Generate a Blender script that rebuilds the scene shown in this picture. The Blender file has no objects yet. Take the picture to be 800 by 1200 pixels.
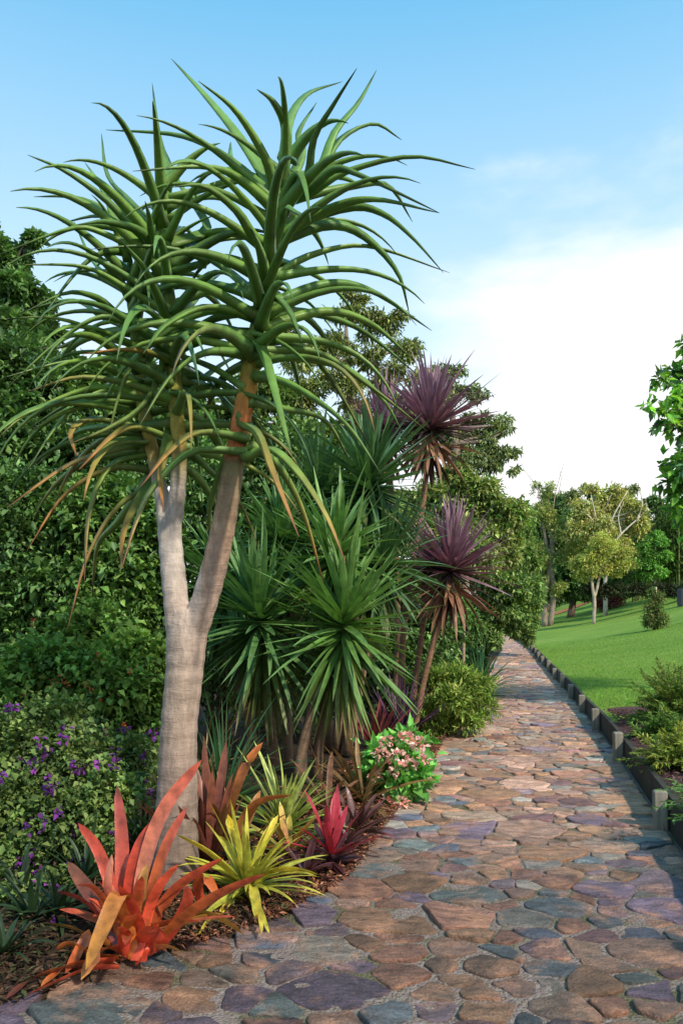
import bpy, math
import numpy as np
from mathutils import Vector, noise as mnoise

# ------------------------------------------------------------------ scene, camera, light
scene = bpy.context.scene
COL = scene.collection
F, H, HY = 933.33, 1.6, 722.0          # focal length in photo pixels, eye height, horizon row
rad = math.radians
def rng_(s): return np.random.default_rng(s)
def px(x, y, Y):
    """the world point at depth Y that stands at row y, column x of the photograph"""
    return np.array([(x-400)/F*Y, Y, H-(y-HY)/F*Y])
def nrm(v):
    return v/np.maximum(np.linalg.norm(v, axis=-1, keepdims=True), 1e-9)
def lerp(a, b, t): return a+(b-a)*t
A = np.array

cam_data = bpy.data.cameras.new('camera'); cam = bpy.data.objects.new('camera', cam_data); COL.objects.link(cam)
cam.location = (0, 0, H); cam.rotation_euler = (rad(90), 0, 0)
cam_data.sensor_fit = 'VERTICAL'; cam_data.sensor_height = 36; cam_data.sensor_width = 24
cam_data.lens = 28; cam_data.shift_y = (HY-600)/1200; cam_data.clip_end = 2000
scene.camera = cam
scene.view_settings.view_transform = 'Standard'; scene.view_settings.look = 'None'; scene.view_settings.exposure = 0
scene.cycles.use_denoising = True
scene.cycles.max_bounces = 6; scene.cycles.diffuse_bounces = 3; scene.cycles.transmission_bounces = 3
scene.cycles.glossy_bounces = 2

SUN_EL, SUN_AZ = 43.0, 141.0            # azimuth clockwise from +Y
sd = Vector((math.sin(rad(SUN_AZ))*math.cos(rad(SUN_EL)), math.cos(rad(SUN_AZ))*math.cos(rad(SUN_EL)), math.sin(rad(SUN_EL))))
sl = bpy.data.lights.new('sun', 'SUN'); sl.energy = 4.6; sl.angle = rad(2.5); sl.color = (1.0, 0.87, 0.70)
so = bpy.data.objects.new('sun', sl); COL.objects.link(so)
so.rotation_euler = (-sd).to_track_quat('-Z', 'Y').to_euler(); so.location = (20, -10, 30)

world = bpy.data.worlds.new('World'); scene.world = world; world.use_nodes = True
def make_world():
    nt = world.node_tree; nt.nodes.clear(); N = nt.nodes.new; L = nt.links.new
    out = N('ShaderNodeOutputWorld')
    sky = N('ShaderNodeTexSky'); sky.sky_type = 'NISHITA'; sky.sun_disc = False
    sky.sun_elevation = rad(SUN_EL); sky.sun_rotation = rad(SUN_AZ); sky.air_density = 1.0; sky.dust_density = 0.4; sky.ozone_density = 1.5
    b1 = N('ShaderNodeBackground'); b1.inputs[1].default_value = 0.135; L(sky.outputs[0], b1.inputs[0])
    b2 = N('ShaderNodeBackground'); b2.inputs[0].default_value = (1, 1, 1, 1); b2.inputs[1].default_value = 1.2
    tc = N('ShaderNodeTexCoord'); sp = N('ShaderNodeSeparateXYZ'); L(tc.outputs['Generated'], sp.inputs[0])
    mp = N('ShaderNodeMapping'); mp.inputs['Scale'].default_value = (2.2, 2.2, 6.0); mp.inputs['Location'].default_value = (0.3, 0.1, 0.4)
    L(tc.outputs['Generated'], mp.inputs[0])
    nz = N('ShaderNodeTexNoise'); nz.inputs['Scale'].default_value = 1.3; nz.inputs['Detail'].default_value = 7; nz.inputs['Roughness'].default_value = 0.55
    L(mp.outputs[0], nz.inputs[0])
    def math_(op, a, b):
        m = N('ShaderNodeMath'); m.operation = op
        for i, v in enumerate((a, b)):
            if isinstance(v, (int, float)): m.inputs[i].default_value = v
            else: L(v, m.inputs[i])
        return m.outputs[0]
    e = math_('SUBTRACT', math_('ADD', math_('MULTIPLY', sp.outputs[0], 0.30), 0.385), sp.outputs[2])
    e = math_('MULTIPLY', e, 3.6)
    e = math_('ADD', e, math_('MULTIPLY', math_('SUBTRACT', nz.outputs[0], 0.5), 2.7))
    mr = N('ShaderNodeMapRange'); mr.interpolation_type = 'SMOOTHSTEP'; mr.inputs[1].default_value = -0.10; mr.inputs[2].default_value = 0.95
    L(e, mr.inputs[0])
    # thin high haze whitens the blue toward the horizon
    b3 = N('ShaderNodeBackground'); b3.inputs[1].default_value = 1.34
    hz_ = N('ShaderNodeMapRange'); hz_.inputs[1].default_value = 0.26; hz_.inputs[2].default_value = 0.62; L(sp.outputs[2], hz_.inputs[0])
    hc = mixc(N, L, hz_.outputs[0], (.68, .86, 1.0), (.150, .47, .76)); L(hc, b3.inputs[0])
    m3 = N('ShaderNodeMixShader'); m3.inputs[0].default_value = .86; L(b1.outputs[0], m3.inputs[1]); L(b3.outputs[0], m3.inputs[2])
    mx = N('ShaderNodeMixShader'); L(mr.outputs[0], mx.inputs[0]); L(m3.outputs[0], mx.inputs[1]); L(b2.outputs[0], mx.inputs[2])
    L(mx.outputs[0], out.inputs[0])
# ------------------------------------------------------------------ mesh building
class MB:
    def __init__(s): s.V = []; s.C = []; s.F = []; s.M = []; s.n = 0
    def add(s, V, Fc, C, m=0):
        V = np.asarray(V, float).reshape(-1, 3); C = np.asarray(C, float)
        if C.ndim == 1: C = np.tile(C[:3], (len(V), 1))
        s.V.append(V); s.C.append(C.reshape(-1, 3))
        for f in (Fc if isinstance(Fc, list) else [Fc]):
            f = np.asarray(f, np.int64)
            s.F.append(f+s.n); s.M.append(np.full(len(f), m, np.int32))
        s.n += len(V)
    def mesh(s, name, mats, smooth=True):
        me = bpy.data.meshes.new(name)
        V = np.concatenate(s.V); C = np.concatenate(s.C)
        li = np.concatenate([f.ravel() for f in s.F]); lt = np.concatenate([np.full(len(f), f.shape[1], np.int32) for f in s.F])
        ls = np.concatenate([[0], np.cumsum(lt)[:-1]]).astype(np.int32)
        me.vertices.add(len(V)); me.vertices.foreach_set('co', V.astype(np.float32).ravel())
        me.loops.add(len(li)); me.loops.foreach_set('vertex_index', li.astype(np.int32))
        me.polygons.add(len(ls)); me.polygons.foreach_set('loop_start', ls); me.polygons.foreach_set('loop_total', lt)
        me.polygons.foreach_set('material_index', np.concatenate(s.M)); me.polygons.foreach_set('use_smooth', np.full(len(ls), smooth))
        at = me.attributes.new('Col', 'FLOAT_COLOR', 'POINT')
        at.data.foreach_set('color', np.concatenate([np.clip(C, 0, 1), np.ones((len(C), 1))], 1).astype(np.float32).ravel())
        for m in (mats if isinstance(mats, (list, tuple)) else [mats]): me.materials.append(m)
        me.update(calc_edges=True); me.validate()
        return me
    def build(s, name, mats, parent=None, smooth=True):
        o = bpy.data.objects.new(name, s.mesh(name, mats, smooth)); COL.objects.link(o)
        if parent is not None:
            o.parent = parent; o.matrix_parent_inverse = parent.matrix_basis.inverted()
        return o

def tag(o, label=None, cat=None, group=None, kind=None):
    for k, v in (('label', label), ('category', cat), ('group', group), ('kind', kind)):
        if v: o[k] = v
    return o
def thing(name, label, cat, loc, group=None):
    o = bpy.data.objects.new(name, None); o.empty_display_size = 0.1; COL.objects.link(o); o.location = tuple(map(float, loc))
    return tag(o, label, cat, group)

def crossn(a, b): return nrm(np.cross(a, b))
Z = A([0., 0., 1.])

def strips(mb, P, W, side, col, fold=0.25, thick=0.0, m=0):
    """n leaves of S sections each: P (n,S,3) midline, W (n,S) half width, side (n,S,3), col (n,S,3)"""
    n, S, _ = P.shape
    T = nrm(np.gradient(P, axis=1)); side = nrm(side - T*(side*T).sum(-1, keepdims=True)); N = nrm(np.cross(side, T)); w = W[..., None]
    if thick <= 0:
        sec = np.stack([P-side*w+N*w*fold, P, P+side*w+N*w*fold], 2); k = 3; closed = False
        cc = np.stack([col*1.06, col*0.9, col*1.06], 2)
    else:
        sec = np.stack([P-side*w+N*w*fold, P, P+side*w+N*w*fold, P+side*w*0.72-N*w*thick*0.75, P-N*w*thick*1.15, P-side*w*0.72-N*w*thick*0.75], 2); k = 6; closed = True
        cc = np.stack([col*1.15, col, col*1.15, col*0.8, col*0.72, col*0.8], 2)  # pale margins; underside darkened, its shade put into the colour
    idx = np.arange(n*S*k).reshape(n, S, k); fs = []
    for j in range(k if closed else k-1):
        j2 = (j+1) % k
        fs.append(np.stack([idx[:, :-1, j], idx[:, :-1, j2], idx[:, 1:, j2], idx[:, 1:, j]], -1).reshape(-1, 4))
    if closed: fs.append(idx[:, 0, ::-1].reshape(-1, k))
    mb.add(sec.reshape(-1, 3), fs, np.clip(cc, 0, 1).reshape(-1, 3), m)

PROF = {
    'sword': lambda t: np.minimum(1, 0.55+t*3.0)*np.clip(1-t, 0, 1)**0.62+0.01,
    'aloe': lambda t: (0.04+0.96*np.clip(1-t, 0, 1)**0.80)*(1+0.25*np.exp(-(t/0.05)**2)),
    'strap': lambda t: (0.72+0.28*np.sin(np.pi*np.clip(t*1.1, 0, 1)))*np.sqrt(np.clip(1-t**9, 0.0, 1))+0.02,
    'lance': lambda t: np.sin(np.pi*np.clip(t*0.93+0.07, 0, 1))**0.7+0.02,
}
def grow(base, d0, L, droop, S, rng, wob=0.0):
    n = len(base); P = np.zeros((n, S, 3)); P[:, 0] = base; d = nrm(d0); st = (L/(S-1))[:, None]
    sw = rng.normal(0, 1, (n, 3))*wob
    for i in range(1, S):
        P[:, i] = P[:, i-1]+d*st
        d = nrm(d+(A([0, 0, -1.])*droop[:, None]*(i/(S-1))+sw)/(S-1)*2)
    return P
def side_of(P, roll):
    h = P[:, -1]-P[:, 0]; h = h*A([1, 1, 0]); h = nrm(h+1e-6)
    s0 = crossn(h, Z)[:, None, :]; T = nrm(np.gradient(P, axis=1))
    s0 = np.broadcast_to(s0, P.shape); b = np.cross(T, s0)
    r = roll[:, None, None]
    return np.cos(r)*s0+np.sin(r)*b
def frame(axis):
    a = nrm(A(axis, float)); x = np.cross(a, [0, 1., 0.01]); x = nrm(x); y = np.cross(a, x); return x, y, a

def rosette(mb, c, axis, n, L, W, el, droop, rng, S=7, c0=(.05, .1, .02), c1=None, cin=None, prof='sword', stem=0.0, fold=0.3, thick=0, jit=0.12, lenj=0.15, tip=1.5, shape=None, az=(0, 2*math.pi), roll=0.25, br=0.018, wob=0.03):
    """a head of n leaves; el = (elevation of the inmost, of the outmost) in degrees"""
    x, y, a = frame(axis); i = np.arange(n); u = (i+0.5)/n
    th = az[0]+(i*2.39996+rng.normal(0, .25, n)) % (2*math.pi)*(az[1]-az[0])/(2*math.pi)
    e = np.radians(lerp(el[0], el[1], u**0.9))+rng.normal(0, jit, n)
    d = np.cos(e)[:, None]*(np.cos(th)[:, None]*x+np.sin(th)[:, None]*y)+np.sin(e)[:, None]*a
    rd = np.cos(th)[:, None]*x+np.sin(th)[:, None]*y
    base = A(c)+a*(stem*(1-u))[:, None]+rd*br
    ll = L*(1+rng.normal(0, lenj, n))*(shape(u) if shape else 1)
    P = grow(base, d, np.maximum(ll, L*.2), droop*(0.6+0.8*rng.random(n)), S, rng, wob)
    t = np.linspace(0, 1, S); Wd = W*(1+rng.normal(0, .1, n))[:, None]*PROF[prof](t)[None]
    ca = np.tile(A(c0, float), (n, 1)); 
    if cin is not None: ca = lerp(A(cin, float)[None], ca, np.clip(u*2.0, 0, 1)[:, None])
    ca = ca*np.exp(rng.normal(0, .14, n))[:, None]
    cb = np.tile(A(c1 if c1 is not None else c0, float), (n, 1))*np.exp(rng.normal(0, .14, n))[:, None]
    col = lerp(ca[:, None], cb[:, None], (t**tip)[None, :, None])
    strips(mb, P, Wd, side_of(P, rng.normal(0, roll, n)), col, fold, thick)

def spline(pts, S):
    """Catmull-Rom through pts, S samples"""
    p = np.asarray(pts, float); p = np.vstack([2*p[0]-p[1], p, 2*p[-1]-p[-2]]); n = len(p)-3
    t = np.linspace(0, n-1e-6, S); i = t.astype(int); f = (t-i)[:, None]
    a, b, c, d = p[i], p[i+1], p[i+2], p[i+3]
    return 0.5*(2*b+(c-a)*f+(2*a-5*b+4*c-d)*f*f+(3*b-a-3*c+d)*f**3)

def tube(mb, pts, r, k=8, col=(.2, .15, .1), S=None, m=0, cap=True):
    P = spline(pts, S) if S else np.asarray(pts, float); n = len(P)
    rr = np.interp(np.linspace(0, 1, n), np.linspace(0, 1, len(r)), r) if hasattr(r, '__len__') else np.full(n, r)
    T = nrm(np.gradient(P, axis=0)); ref = A([0.31, 0.95, 0.05]) if abs(T[0] @ A([0.31, .95, .05])) < .9 else A([1., 0, 0])
    u = nrm(ref-T*(T @ ref)[:, None]); v = np.cross(T, u); a = np.linspace(0, 2*np.pi, k, endpoint=False)
    V = P[:, None]+rr[:, None, None]*(np.cos(a)[None, :, None]*u[:, None]+np.sin(a)[None, :, None]*v[:, None])
    ix = np.arange(n*k).reshape(n, k); j2 = np.roll(np.arange(k), -1)
    fs = [np.stack([ix[:-1], ix[:-1][:, j2], ix[1:][:, j2], ix[1:]], -1).reshape(-1, 4)]
    V = V.reshape(-1, 3); C = np.asarray(col, float); C = np.tile(C, (len(V), 1)) if C.ndim == 1 else np.repeat(C, k, 0)
    if cap:
        V = np.vstack([V, P[:1], P[-1:]]); C = np.vstack([C, C[:1], C[-1:]]); b = n*k
        fs.append(np.stack([ix[0][j2], ix[0], np.full(k, b)], -1)); fs.append(np.stack([ix[-1], ix[-1][j2], np.full(k, b+1)], -1))
    mb.add(V, fs, C, m)

def leaves(mb, P, D, L, W, col, rng, fold=0.3, m=0):
    """folded diamond leaves"""
    n = len(P); D = nrm(D); s = nrm(np.cross(D, rng.normal(0, .35, (n, 3))+Z)); N = np.cross(s, D)
    L = L[:, None]; W = W[:, None]
    V = np.stack([P, P+D*L*.45-s*W*.5+N*W*fold, P+D*L-N*L*.10, P+D*L*.45+s*W*.5+N*W*fold], 1)
    ix = np.arange(n*4).reshape(n, 4)
    C = np.repeat(col[:, None], 4, 1)
    mb.add(V.reshape(-1, 3), [np.stack([ix[:, 0], ix[:, 3], ix[:, 2]], -1), np.stack([ix[:, 0], ix[:, 2], ix[:, 1]], -1)], np.clip(C, 0, 1).reshape(-1, 3), m)

def clump_leaves(mb, clumps, n_tot, L, W, cols, rng, up=0.25, hang=0.35, palm=1, fold=0.3, inner=0.45):
    """leaves through a set of ellipsoid clumps (k,6): centre + radii"""
    if L > .15: n_tot, L, W = int(n_tot*2.3), L*.62, W*.62
    c = np.asarray(clumps, float); w = (c[:, 3]*c[:, 4]*c[:, 5])**(2/3); w /= w.sum()
    k = rng.choice(len(c), n_tot, p=w)
    u = nrm(rng.normal(0, 1, (n_tot, 3))+A([0, 0, up]))
    r = (inner+(1-inner)*rng.random(n_tot))*(1+rng.normal(0, .10, n_tot))
    # lumpy surface
    lump = 1+0.22*np.sin(u[:, 0]*5+k)*np.sin(u[:, 1]*6+2.1*k)+0.16*np.sin(u[:, 2]*9+u[:, 0]*7+k*1.7)
    P = c[k, :3]+u*c[k, 3:]*(r*lump)[:, None]
    D = u*.7+rng.normal(0, .55, (n_tot, 3))+A([0, 0, -hang])
    cc = A(cols, float); ci = cc[rng.integers(0, len(cc), n_tot)]
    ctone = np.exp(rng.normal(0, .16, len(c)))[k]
    col = ci*(1.45*np.exp(rng.normal(0, .2, n_tot))*ctone*(0.55+.45*r))[:, None]  # leaves deep inside a clump darker: inner shade put into the leaf colour
    # loose shoots that break the outline
    ns = max(4, int(n_tot*.13/9)); m = 9; ks = rng.choice(len(c), ns, p=w); us = nrm(rng.normal(0, 1, (ns, 3))+A([0, 0, .35])); tt = np.tile(np.linspace(0, 1, m), ns)
    us9 = np.repeat(us, m, 0); bend = np.repeat(rng.normal(0, .3, (ns, 3)), m, 0)
    Ps = np.repeat(c[ks, :3]+us*c[ks, 3:]*.9, m, 0)+(us9+bend*tt[:, None]-A([0, 0, .35])*(tt**2)[:, None])*(tt*np.repeat(rng.uniform(.12, .5, ns)*c[ks, 3:].mean(1), m))[:, None]+rng.normal(0, .25*L, (ns*m, 3))
    cs = np.repeat(cc[rng.integers(0, len(cc), ns)], m, 0)*(1.7*np.exp(rng.normal(0, .2, ns*m)))[:, None]
    for q in range(palm): leaves(mb, Ps, us9*.5+rng.normal(0, .6, (ns*m, 3))-A([0, 0, hang*.6]), L*np.clip(np.exp(rng.normal(-.08, .3, ns*m)), .5, 1.4), W*np.exp(rng.normal(-.08, .25, ns*m)), cs, rng, fold)
    for q in range(palm):
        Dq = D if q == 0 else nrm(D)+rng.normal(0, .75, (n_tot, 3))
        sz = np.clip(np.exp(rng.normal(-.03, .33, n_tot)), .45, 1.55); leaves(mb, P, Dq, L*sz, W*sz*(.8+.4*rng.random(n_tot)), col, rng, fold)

def ell_clumps(c, Rr, k, frac, rng, low=-0.9):
    """k clump ellipsoids spread through an ellipsoid crown"""
    out = []
    for i in range(k):
        u = nrm(rng.normal(0, 1, 3)); u[2] = max(u[2], low); r = 0.35+0.5*rng.random()**.6
        s = frac*(0.7+0.6*rng.random())
        out.append(np.r_[A(c)+u*A(Rr)*r, A(Rr)*s*A([1, 1, .8])])
    return np.array(out)

# ------------------------------------------------------------------ materials
def nodes(name):
    m = bpy.data.materials.new(name); m.use_nodes = True; nt = m.node_tree; nt.nodes.clear()
    return m, nt, nt.nodes.new, nt.links.new
def noise_node(N, L, src, scale, detail=4, rough=.55, stretch=None):
    if stretch:
        mp = N('ShaderNodeMapping'); mp.inputs['Scale'].default_value = stretch; L(src, mp.inputs[0]); src = mp.outputs[0]
    n = N('ShaderNodeTexNoise'); n.inputs['Scale'].default_value = scale; n.inputs['Detail'].default_value = detail; n.inputs['Roughness'].default_value = rough
    L(src, n.inputs['Vector']); return n
def mapr(N, L, src, a, b, c, d):
    r = N('ShaderNodeMapRange'); L(src, r.inputs[0])
    for i, v in enumerate((a, b, c, d)): r.inputs[i+1].default_value = v
    return r.outputs[0]
def mixc(N, L, fac, a, b, blend='MIX'):
    m = N('ShaderNodeMix'); m.data_type = 'RGBA'; m.blend_type = blend
    for i, v in ((0, fac), (6, a), (7, b)):
        if isinstance(v, (int, float)): m.inputs[i].default_value = v
        elif isinstance(v, tuple): m.inputs[i].default_value = (*v[:3], 1)
        else: L(v, m.inputs[i])
    return m.outputs[2]

def leaf_mat(name, rough=.55, transl=.3, spec=.35, nscale=9, namp=.35, tcol=(1.1, 1.15, .55), spots=0.0):
    m, nt, N, L = nodes(name)
    at = N('ShaderNodeAttribute'); at.attribute_name = 'Col'; tc = N('ShaderNodeTexCoord')
    nz = noise_node(N, L, tc.outputs['Object'], nscale, 3)
    f = mapr(N, L, nz.outputs[0], .3, .7, 1-namp, 1+namp)
    v = N('ShaderNodeVectorMath'); v.operation = 'SCALE'; L(at.outputs[0], v.inputs[0]); L(f, v.inputs['Scale'])
    if spots > 0:
        n2 = noise_node(N, L, tc.outputs['Object'], nscale*5, 4, .7)
        bl = mixc(N, L, mapr(N, L, n2.outputs[0], .60, .72, 0, spots), v.outputs[0], (.22, .15, .07)); v = bl.node
        vo_ = bl
    else: vo_ = v.outputs[0]
    p = N('ShaderNodeBsdfPrincipled'); p.inputs['Specular IOR Level'].default_value = spec
    L(mapr(N, L, nz.outputs[0], .3, .7, min(1, rough+.18), max(.1, rough-.08)), p.inputs['Roughness'])
    if spots > 0:
        bm = N('ShaderNodeBump'); bm.inputs['Strength'].default_value = .25; bm.inputs['Distance'].default_value = .01; L(n2.outputs[0], bm.inputs['Height']); L(bm.outputs[0], p.inputs['Normal'])
    L(vo_, p.inputs['Base Color']); o = N('ShaderNodeOutputMaterial')
    if transl > 0:
        t = N('ShaderNodeBsdfTranslucent'); v2 = N('ShaderNodeVectorMath'); v2.operation = 'MULTIPLY'; L(vo_, v2.inputs[0]); v2.inputs[1].default_value = tcol
        L(v2.outputs[0], t.inputs[0]); mx = N('ShaderNodeMixShader'); mx.inputs[0].default_value = transl
        L(p.outputs[0], mx.inputs[1]); L(t.outputs[0], mx.inputs[2]); L(mx.outputs[0], o.inputs[0])
    else: L(p.outputs[0], o.inputs[0])
    return m
def bark_mat(name, scale=14, stretch=(1, 1, .25), amp=.45, bump=.35, rings=0):
    m, nt, N, L = nodes(name)
    at = N('ShaderNodeAttribute'); at.attribute_name = 'Col'; tc = N('ShaderNodeTexCoord')
    n1 = noise_node(N, L, tc.outputs['Object'], scale, 6, .65, stretch); n2 = noise_node(N, L, tc.outputs['Object'], scale*.25, 3)
    f = mapr(N, L, n1.outputs[0], .3, .7, 1-amp, 1+amp*.7)
    v = N('ShaderNodeVectorMath'); v.operation = 'SCALE'; L(at.outputs[0], v.inputs[0]); L(f, v.inputs['Scale'])
    f2 = mapr(N, L, n2.outputs[0], .3, .7, .8, 1.15)
    v2 = N('ShaderNodeVectorMath'); v2.operation = 'SCALE'; L(v.outputs[0], v2.inputs[0]); L(f2, v2.inputs['Scale'])
    p = N('ShaderNodeBsdfPrincipled'); p.inputs['Roughness'].default_value = .8; p.inputs['Specular IOR Level'].default_value = .2
    hgt = n1.outputs[0]; colr = v2.outputs[0]
    if rings:
        n3 = noise_node(N, L, tc.outputs['Object'], rings, 5, .7, (.9, .9, 4.0)); n3.inputs['Distortion'].default_value = .6
        ff = mapr(N, L, n3.outputs[0], .35, .6, .84, 1.07)
        v3 = N('ShaderNodeVectorMath'); v3.operation = 'SCALE'; L(colr, v3.inputs[0]); L(ff, v3.inputs['Scale']); colr = v3.outputs[0]
        ad = N('ShaderNodeMath'); ad.operation = 'ADD'; L(hgt, ad.inputs[0]); L(n3.outputs[0], ad.inputs[1]); hgt = ad.outputs[0]
    L(colr, p.inputs['Base Color'])
    b = N('ShaderNodeBump'); b.inputs['Strength'].default_value = bump; b.inputs['Distance'].default_value = .02; L(hgt, b.inputs['Height']); L(b.outputs[0], p.inputs['Normal'])
    o = N('ShaderNodeOutputMaterial'); L(p.outputs[0], o.inputs[0]); return m
def ground_mat(name, c1, c2, c3=None, s1=3, s2=40, rough=.9, bump=.5, bd=.02):
    m, nt, N, L = nodes(name); tc = N('ShaderNodeTexCoord')
    a = noise_node(N, L, tc.outputs['Object'], s1, 5); b = noise_node(N, L, tc.outputs['Object'], s2, 5, .7)
    c = mixc(N, L, mapr(N, L, b.outputs[0], .35, .65, 0, 1), c1, c2)
    if c3: c = mixc(N, L, mapr(N, L, a.outputs[0], .45, .62, 0, 1), c, c3)
    p = N('ShaderNodeBsdfPrincipled'); p.inputs['Roughness'].default_value = rough; p.inputs['Specular IOR Level'].default_value = .2; L(c, p.inputs['Base Color'])
    bp = N('ShaderNodeBump'); bp.inputs['Strength'].default_value = bump; bp.inputs['Distance'].default_value = bd; L(b.outputs[0], bp.inputs['Height']); L(bp.outputs[0], p.inputs['Normal'])
    o = N('ShaderNodeOutputMaterial'); L(p.outputs[0], o.inputs[0]); return m
def stone_mat():
    m, nt, N, L = nodes('slate_stone'); tc = N('ShaderNodeTexCoord'); ob = tc.outputs['Object']
    at = N('ShaderNodeAttribute'); at.attribute_name = 'Col'
    big = noise_node(N, L, ob, 3.4, 6, .6); vein = noise_node(N, L, ob, 10, 8, .7, (.7, 1.6, 1)); fine = noise_node(N, L, ob, 75, 4, .7)
    rust = mixc(N, L, mapr(N, L, big.outputs[0], .50, .68, 0, .75), at.outputs[0], (.50, .25, .145))
    vio = noise_node(N, L, ob, 2.6, 5, .6, (1, 1, 3))
    rust = mixc(N, L, mapr(N, L, vio.outputs[0], .53, .68, 0, .36), rust, (.17, .13, .145))
    v = N('ShaderNodeVectorMath'); v.operation = 'SCALE'; L(rust, v.inputs[0]); L(mapr(N, L, vein.outputs[0], .32, .68, .42, 1.5), v.inputs['Scale'])
    v2 = N('ShaderNodeVectorMath'); v2.operation = 'SCALE'; L(v.outputs[0], v2.inputs[0]); L(mapr(N, L, fine.outputs[0], .3, .7, .62, 1.35), v2.inputs['Scale'])
    lich = noise_node(N, L, ob, 22, 5, .7)
    c = mixc(N, L, mapr(N, L, lich.outputs[0], .66, .74, 0, .45), v2.outputs[0], (.36, .33, .28))
    p = N('ShaderNodeBsdfPrincipled'); L(c, p.inputs['Base Color'])
    L(mapr(N, L, vein.outputs[0], .3, .7, .42, .78), p.inputs['Roughness']); p.inputs['Specular IOR Level'].default_value = .45
    ad = N('ShaderNodeMath'); ad.operation = 'MULTIPLY_ADD'; L(vein.outputs[0], ad.inputs[0]); ad.inputs[1].default_value = 2.2; L(fine.outputs[0], ad.inputs[2])
    b = N('ShaderNodeBump'); b.inputs['Strength'].default_value = .9; b.inputs['Distance'].default_value = .016; L(ad.outputs[0], b.inputs['Height']); L(b.outputs[0], p.inputs['Normal'])
    o = N('ShaderNodeOutputMaterial'); L(p.outputs[0], o.inputs[0]); return m
def mortar_mat():
    m, nt, N, L = nodes('path_mortar'); tc = N('ShaderNodeTexCoord'); ob = tc.outputs['Object']
    vo = N('ShaderNodeTexVoronoi'); vo.inputs['Scale'].default_value = 70; L(ob, vo.inputs['Vector'])
    n1 = noise_node(N, L, ob, 2.2, 5, .6); n2 = noise_node(N, L, ob, 30, 5, .7)
    hs = N('ShaderNodeHueSaturation'); L(vo.outputs['Color'], hs.inputs['Color']); hs.inputs['Saturation'].default_value = .18; hs.inputs['Value'].default_value = .36
    c = mixc(N, L, .5, hs.outputs[0], (.24, .15, .105))
    c = mixc(N, L, mapr(N, L, n2.outputs[0], .35, .65, 0, .6), c, (.13, .085, .062))
    c = mixc(N, L, mapr(N, L, n1.outputs[0], .50, .60, 0, .7), c, (.075, .082, .022))
    p = N('ShaderNodeBsdfPrincipled'); p.inputs['Roughness'].default_value = .9; p.inputs['Specular IOR Level'].default_value = .25; L(c, p.inputs['Base Color'])
    b = N('ShaderNodeBump'); b.inputs['Strength'].default_value = .8; b.inputs['Distance'].default_value = .012; b.invert = True; L(vo.outputs['Distance'], b.inputs['Height']); L(b.outputs[0], p.inputs['Normal'])
    o = N('ShaderNodeOutputMaterial'); L(p.outputs[0], o.inputs[0]); return m
def wood_mat(name, c1, c2, scale=20):
    m, nt, N, L = nodes(name); tc = N('ShaderNodeTexCoord')
    n = noise_node(N, L, tc.outputs['Object'], scale, 6, .65, (1, 1, .08)); n2 = noise_node(N, L, tc.outputs['Object'], 4, 3)
    c = mixc(N, L, mapr(N, L, n.outputs[0], .3, .7, 0, 1), c1, c2); c = mixc(N, L, mapr(N, L, n2.outputs[0], .4, .7, 0, .4), c, (.06, .075, .04))
    p = N('ShaderNodeBsdfPrincipled'); p.inputs['Roughness'].default_value = .85; L(c, p.inputs['Base Color'])
    b = N('ShaderNodeBump'); b.inputs['Strength'].default_value = .4; b.inputs['Distance'].default_value = .01; L(n.outputs[0], b.inputs['Height']); L(b.outputs[0], p.inputs['Normal'])
    o = N('ShaderNodeOutputMaterial'); L(p.outputs[0], o.inputs[0]); return m
def lawn_mat():
    m, nt, N, L = nodes('mown_lawn'); tc = N('ShaderNodeTexCoord'); ob = tc.outputs['Object']
    a = noise_node(N, L, ob, .35, 4); b = noise_node(N, L, ob, 3.0, 5, .65); f = noise_node(N, L, ob, 60, 4, .7)
    c = mixc(N, L, mapr(N, L, a.outputs[0], .35, .65, 0, 1), (.155, .28, .045), (.24, .36, .07))
    c = mixc(N, L, mapr(N, L, b.outputs[0], .4, .7, 0, .55), c, (.22, .36, .05))
    c = mixc(N, L, mapr(N, L, f.outputs[0], .35, .7, 0, .4), c, (.06, .16, .016))
    pt = noise_node(N, L, ob, .9, 6, .7); c = mixc(N, L, mapr(N, L, pt.outputs[0], .55, .72, 0, .55), c, (.30, .34, .09))
    dk = noise_node(N, L, ob, 1.7, 5, .65, (.35, 1, 1)); c = mixc(N, L, mapr(N, L, dk.outputs[0], .52, .70, 0, .5), c, (.07, .17, .025))
    p = N('ShaderNodeBsdfPrincipled'); p.inputs['Roughness'].default_value = .9; p.inputs['Specular IOR Level'].default_value = .1; L(c, p.inputs['Base Color'])
    bp = N('ShaderNodeBump'); bp.inputs['Strength'].default_value = .8; bp.inputs['Distance'].default_value = .04; L(f.outputs[0], bp.inputs['Height']); L(bp.outputs[0], p.inputs['Normal'])
    o = N('ShaderNodeOutputMaterial'); L(p.outputs[0], o.inputs[0]); return m

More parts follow.
